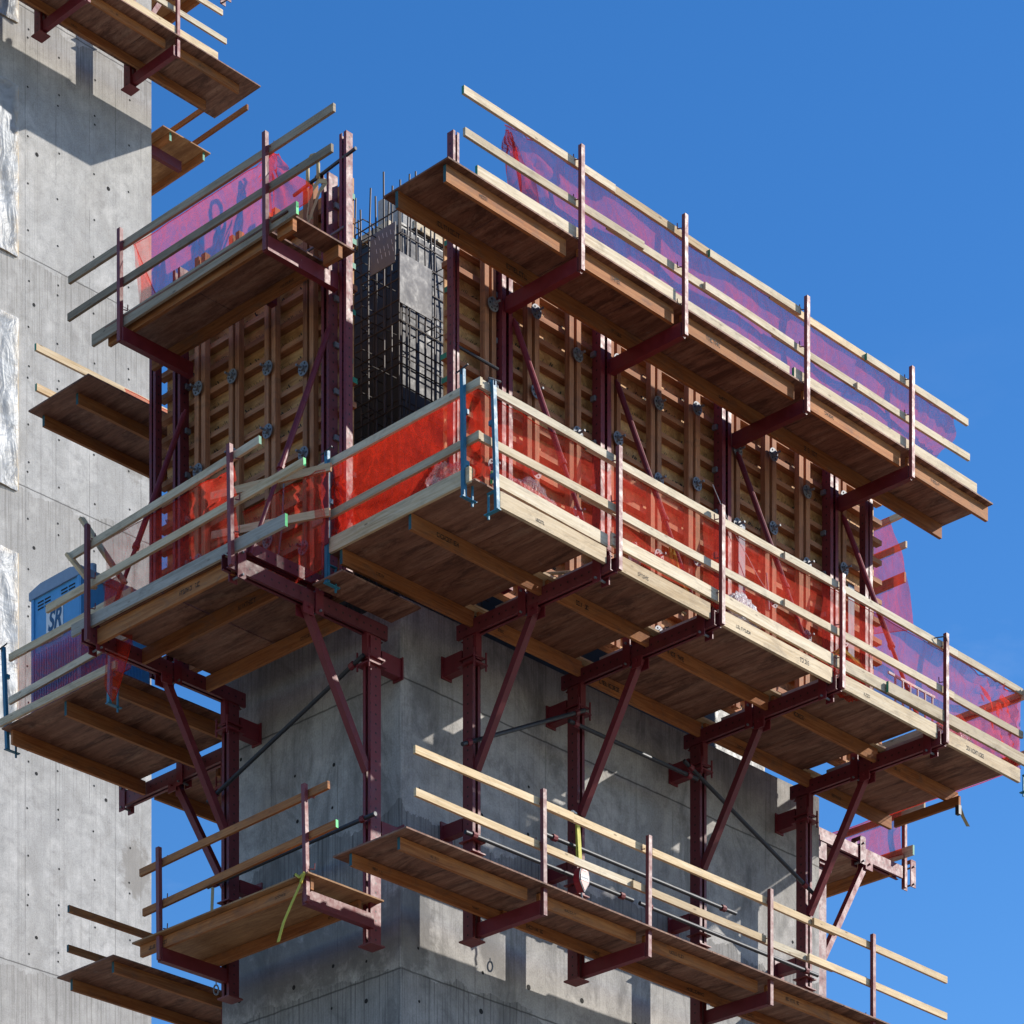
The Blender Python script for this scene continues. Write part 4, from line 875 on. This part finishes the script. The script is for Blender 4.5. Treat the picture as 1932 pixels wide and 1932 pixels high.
def ribbon(pts, w, name, mat, label, cat, across):
    mb = MB(); A = Vector(across)*w/2; P = [Vector(p) for p in pts]; th = A.cross(P[1]-P[0]).normalized()*0.006
    for i in range(len(P)-1):
        mb.quad([P[i]-A, P[i]+A, P[i+1]+A, P[i+1]-A], [(0, 0)]*4); mb.quad([P[i]-A+th, P[i+1]-A+th, P[i+1]+A+th, P[i]+A+th], [(0, 0)]*4)
        mb.quad([P[i]-A, P[i+1]-A, P[i+1]-A+th, P[i]-A+th], [(0, 0)]*4); mb.quad([P[i]+A, P[i]+A+th, P[i+1]+A+th, P[i+1]+A], [(0, 0)]*4)
    o = mb.build(name, mat, recalc=False); tag(o, label, cat); return o
sv = Vector((0.05, -1, 0)).normalized()
ribbon([(-1.62, -0.06, 15.18), (-1.64, 0.0, 15.06), (-1.65, 0.10, 14.92), (-1.66, 0.22, 14.74), (-1.65, 0.32, 14.55)], 0.045, 'strap_tail', M['yellow'], 'yellow strap tail dangling from the lowest short-face post', 'strap', sv)
b = MB(); b.path([(-1.62, 0.05, 15.26), (-1.63, -0.03, 15.2), (-1.62, -0.1, 15.24), (-1.64, -0.06, 15.13), (-1.6, -0.02, 15.18)], 0.016, 8); tag(b.build('strap_knot', M['yellow']), 'yellow strap knot on the lowest short-face post', 'strap')
ribbon([(-0.60, 2.72, 15.5), (-0.61, 2.71, 15.8), (-0.6, 2.7, 16.15)], 0.05, 'webbing_sling', M['ltan'], 'pale yellow sling on the outer short-face column', 'sling', sv)
ribbon([(-1.15, 0.28, 23.1), (-1.22, 0.3, 23.05), (-1.25, 0.22, 23.3), (-1.2, 0.12, 23.42), (-1.13, 0.06, 23.42), (-1.2, 0.1, 23.3), (-1.22, 0.35, 22.9)], 0.06, 'webbing_sling', M['ltan'], 'tan webbing hanging over the top of the short form panel', 'sling', (0, 0.3, 1))
b = MB(); b.path([(-1.10, 0.42, 23.55), (-1.10, 0.42, 23.78), (-1.10, 0.36, 23.86), (-1.10, 0.28, 23.84), (-1.10, 0.24, 23.72), (-1.1, 0.24, 23.55)], 0.022, 8); tag(b.build('lifting_loop', M['ltan'], smooth=True), 'curved lifting loop on top of the short form panel', 'lifting loop')
for k, (x, y_, z) in enumerate([((FR(1.0, 0.5, 14.75))[:]), ((FL(2.35, 0.85, 14.7))[:])]):
    b = MB(); n = 14; c = Vector((x, y_, z)); P = [c+Vector((0.03*math.cos(i*6.283/n)*0.7, -0.03*math.cos(i*6.283/n)*0.7, 0.06*math.sin(i*6.283/n))) for i in range(n+1)]
    b.path(P, 0.011, 6); b.path([c+Vector((0, 0, 0.055)), c+Vector((0, 0, 0.1))], 0.008, 6)
    tag(b.build('shackle', M['zinc']), ('grey shackle hanging under the lowest long-face platform' if k == 0 else 'grey shackle hanging under the lowest short-face platform'), 'shackle')
ribbon([(8.66, -1.84, 18.56), (8.74, -1.84, 18.45), (8.82, -1.87, 18.33)], 0.05, 'strap_tail', M['ltan'], 'tan rag hanging off the far deck corner', 'rag', (0.7, -0.7, 0))
b = MB(); b.box((8.62, -1.86, 18.45), (8.68, -1.80, 18.572)); tag(b.build('beam_clip', M['pipe']), 'small dark clip under the far deck corner', 'clip')

# ------------------------------------------------------------------ portable toilet
tx, ty0, ty1, tz, H = -1.42, 4.26, 5.26, 18.5, 1.70
t = thing('portable_toilet', (tx+0.55, (ty0+ty1)/2, tz), 'bright blue portable toilet cabin standing behind the net', 'portable toilet')
b = MB(); b.box((tx, ty0, tz), (tx+1.1, ty1, tz+H)); b.build('cabin', M['tblue'], t)
b = MB(); y = ty0+0.10
while y < ty1-0.1: b.box((tx-0.012, y, tz+0.1), (tx-0.001, y+0.022, tz+1.0)); y += 0.05
x = tx+0.1
while x < tx+1.0: b.box((x, ty0-0.012, tz+0.1), (x+0.022, ty0-0.001, tz+1.0)); x += 0.05
b.build('ribbed_panel', M['tblue'], t)
b = MB()
for yy in (ty0+0.005, ty1-0.055): b.box((tx-0.02, yy, tz), (tx-0.001, yy+0.05, tz+H))
b.box((tx-0.02, ty0-0.02, tz), (tx+0.05, ty0-0.001, tz+H)); b.build('corner_trim', M['tblue'], t)
b = MB(); b.box((tx-0.03, ty0-0.03, tz+H), (tx+1.13, ty1+0.03, tz+H+0.10))
rf = [(tx-0.03, ty0-0.03, tz+H+0.10), (tx-0.03, ty0+0.2, tz+H+0.15), (tx-0.03, ty1-0.2, tz+H+0.15), (tx-0.03, ty1+0.03, tz+H+0.10)]
b.prism(rf, (1.16, 0, 0)); b.build('roof', M['tgrey'], t)
b = MB()
for (a, c) in ((0.12, 0.40), (0.62, 0.88)):
    for k in range(3):
        for (p0, p1) in ((a, (a+c)/2-0.012), ((a+c)/2+0.012, c)): b.box((tx-0.004, ty0+p0, tz+H-0.16+k*0.042), (tx-0.001, ty0+p1, tz+H-0.16+k*0.042+0.018))
b.build('air_vent', M['hole'], t)
sg = MB(); sg.box((tx-0.008, ty0+0.36, tz+1.06), (tx-0.001, ty0+0.70, tz+1.50)); sg = sg.build('sign', M['white'], t)
cu = bpy.data.curves.new('sign_letters', 'FONT'); cu.body = 'SR'; cu.size = 0.30; cu.align_x = 'CENTER'; cu.shear = 0.3; cu.extrude = 0.001; cu.offset = 0.008
tmp = bpy.data.objects.new('tmp_letters', cu); sc.collection.objects.link(tmp); dg = bpy.context.evaluated_depsgraph_get(); dg.update()
me = bpy.data.meshes.new_from_object(tmp.evaluated_get(dg)); bpy.data.objects.remove(tmp); bpy.data.curves.remove(cu)
me.materials.clear(); me.materials.append(mat_plain('sign_ink_blue', (0.01, 0.09, 0.2), 0.6))
lt = bpy.data.objects.new('sign_letters', me); sc.collection.objects.link(lt); lt.parent = sg
lt.rotation_euler = (R(90), 0, R(-90)); lt.scale = (0.85, 1.15, 1)
lt.location = Vector((tx-0.012, ty0+0.53, tz+1.20))-world_loc(sg)
b = MB(); b.tube((tx+0.25, ty0+0.08, tz+H+0.1), (tx+0.25, ty0+0.08, tz+H+0.24), 0.045, 10); b.build('vent_pipe', M['tgrey'], t)

# ------------------------------------------------------------------ small clutter behind the main railing
def crumple(c, r, label, seed, mat, sq=(1, 1, 1), name='plastic_wrap', cat='plastic sheet'):
    bm = bmesh.new(); bmesh.ops.create_icosphere(bm, subdivisions=5, radius=1); c = Vector(c)
    for v in bm.verts:
        p = v.co.copy(); f = 1+0.35*noise.noise(p*1.6+Vector((seed, 0, 0)))+0.22*noise.noise(Vector((p.x*6, p.y*6, p.z*1.8+seed)))+0.07*noise.noise(p*14+Vector((0, seed, 0)))
        v.co = Vector((p.x*f*r*sq[0], p.y*f*r*sq[1], max(-0.9, p.z)*f*r*sq[2]))
    uvl = bm.loops.layers.uv.new('UVMap')
    for f_ in bm.faces:
        f_.smooth = True
        for l in f_.loops: l[uvl].uv = (l.vert.co.x*4, l.vert.co.z*4)
    me_ = bpy.data.meshes.new(name); bm.to_mesh(me_); bm.free(); me_.materials.append(M[mat])
    o = bpy.data.objects.new(name, me_); sc.collection.objects.link(o); o.location = c; tag(o, label, cat); return o
crumple((-0.15, -2.3, 19.17), 0.28, 'crumpled clear plastic behind the net, near the blue leaning post', 1, 'bag', (1.5, 0.5, 0.9))
crumple((-1.15, -1.9, 19.2), 0.2, 'shiny clear plastic heap behind the glowing corner net', 2, 'bag', (0.7, 1.2, 1.1))
crumple((3.15, -2.60, 19.05), 0.2, 'plastic film draped over the toe board past the second post', 3, 'bag', (1.6, 0.35, 0.9))
crumple((7.9, -2.3, 19.15), 0.22, 'plastic wrap heap near the far right end of the main platform', 5, 'bag', (1.5, 0.6, 1.0))
b = MB(); P = [FR(1.35, 2.50, 19.0), FR(1.35, 2.50, 19.14), FR(1.35, 2.5, 19.19), FR(1.35, 2.5, 19.24)]
b.tube(P[0], P[1], 0.075, 14); b.tube(P[1], P[2], 0.075, 14, 0.03); b.tube(P[2], P[3], 0.03, 10); tag(b.build('water_bottle', M['bag']), 'clear round bottle behind the net beside the first red post', 'bottle')
def harness(pts, label, seed):
    q = random.Random(seed); b = MB()
    for k in range(5):
        b.path([Vector(p)+Vector((q.uniform(-.05, .05), q.uniform(-.03, .03), q.uniform(-.05, .05))) for p in pts], 0.016, 6)
    tag(b.build('rope_bundle', M['yellow']), label, 'rope')
harness([FR(2.0, 2.5, 19.45), FR(2.05, 2.5, 19.3), FR(2.15, 2.5, 19.2), FR(2.2, 2.5, 19.05), FR(2.3, 2.5, 19.0)], 'yellow-green rope bundle behind the net near the second red post', 5)
harness([FR(5.0, 2.5, 19.1), FR(5.3, 2.45, 19.35), FR(5.6, 2.45, 19.25), FR(5.9, 2.5, 19.1)], 'yellow rope coil behind the net past the third red post', 6)
crumple((5.45, -2.35, 19.1), 0.25, 'heap of folded reddish tarpaulin past the third red post', 7, 'netd', (1.6, 0.5, 0.9), 'tarpaulin_heap', 'tarpaulin')
# stair-like frame of thin white bars beyond the main toe board
fr2 = MB()
for i in range(6): fr2.bar((6.55+i*0.16, -2.35, 19.0), (6.55+i*0.16, -2.35, 19.45), 0.02, 0.02)
fr2.bar((6.4, -2.35, 19.46), (7.4, -2.35, 19.46), 0.02, 0.03); fr2.bar((6.5, -2.35, 19.25), (6.9, -2.35, 19.25), 0.02, 0.02)
tag(fr2.build('white_rack', M['white']), 'white thin-barred rack behind the net near the last red post', 'rack')
# paint cans at the blue posts
b = MB(); b.tube((-1.28, -2.42, 18.92), (-1.28, -2.42, 19.12), 0.06, 14); tag(b.build('paint_can', M['green']), 'small green can on the deck between the two corner blue posts', 'can')
b = MB(); b.box((8.25-0.0, -0.9, 23.0), (8.3, -0.7, 23.3))
b = MB(); b.bar((5.98, -1.6, 22.66), (5.98, -1.6, 23.0), 0.1, 0.1); tag(b.build('upright_offcut', M['post']), 'short reddish offcut standing on the uppermost long platform', 'offcut')
b = MB(); b.bar(FL(0.98, 2.0, 22.5), FL(1.1, 1.95, 22.52), 0.05, 0.05); tag(b.build('wood_block', M['lumber2']), 'small wood block on the edge of the upper short platform', 'wood block')
b = MB(); b.bar((-1.1, 1.05, 22.4), (-1.1, 1.05, 23.1), 0.09, 0.09, (1, 0, 0)); 
tag(b.build('red_stake', M['steel']), 'red steel upright behind the upper short-face net', 'steel upright')
def cord(pts, r, mat, name, label, cat, sag=0.0):
    P = [Vector(p) for p in pts]; out = []
    for a, c in zip(P[:-1], P[1:]):
        for k in range(8):
            u = k/8; p = a.lerp(c, u); p.z -= sag*math.sin(math.pi*u); out.append(p)
    out.append(P[-1]); tag(MB().path(out, r, 6).build(name, M[mat]), label, cat)
cord([FR(4.45, 1.06, 21.6), FR(5.1, 1.1, 20.9), FR(5.6, 1.15, 20.5)], 0.005, 'white', 'string_line', 'thin pale string slanting across the long form panel', 'string', 0.05)
cord([FR(5.35, 1.2, 20.75), FR(5.36, 1.22, 20.5), FR(5.38, 1.22, 20.28)], 0.014, 'zinc', 'chain_hook', 'chain hook beside the third push-pull brace', 'hook')
cord([FL(0.72, 1.2, 20.2), FL(0.70, 1.25, 19.6), FL(0.72, 1.3, 19.2)], 0.010, 'zinc', 'chain_hook', 'chain hook hanging in front of the short form panel', 'hook')
cord([FR(6.9, 2.70, 19.95), FR(7.05, 2.78, 20.0), FR(7.2, 2.72, 19.9)], 0.008, 'pipe', 'tie_wire', 'twist of tie wire at the top of the last red post', 'wire')
cord([FR(0.3, 1.15, 18.93), FR(0.9, 1.9, 18.95), FR(1.8, 2.3, 18.97), FR(2.6, 2.2, 18.95)], 0.02, 'ltan', 'tan_hose', 'tan hose lying on the main deck behind the toe board', 'hose')
print('objects', len(bpy.data.objects))
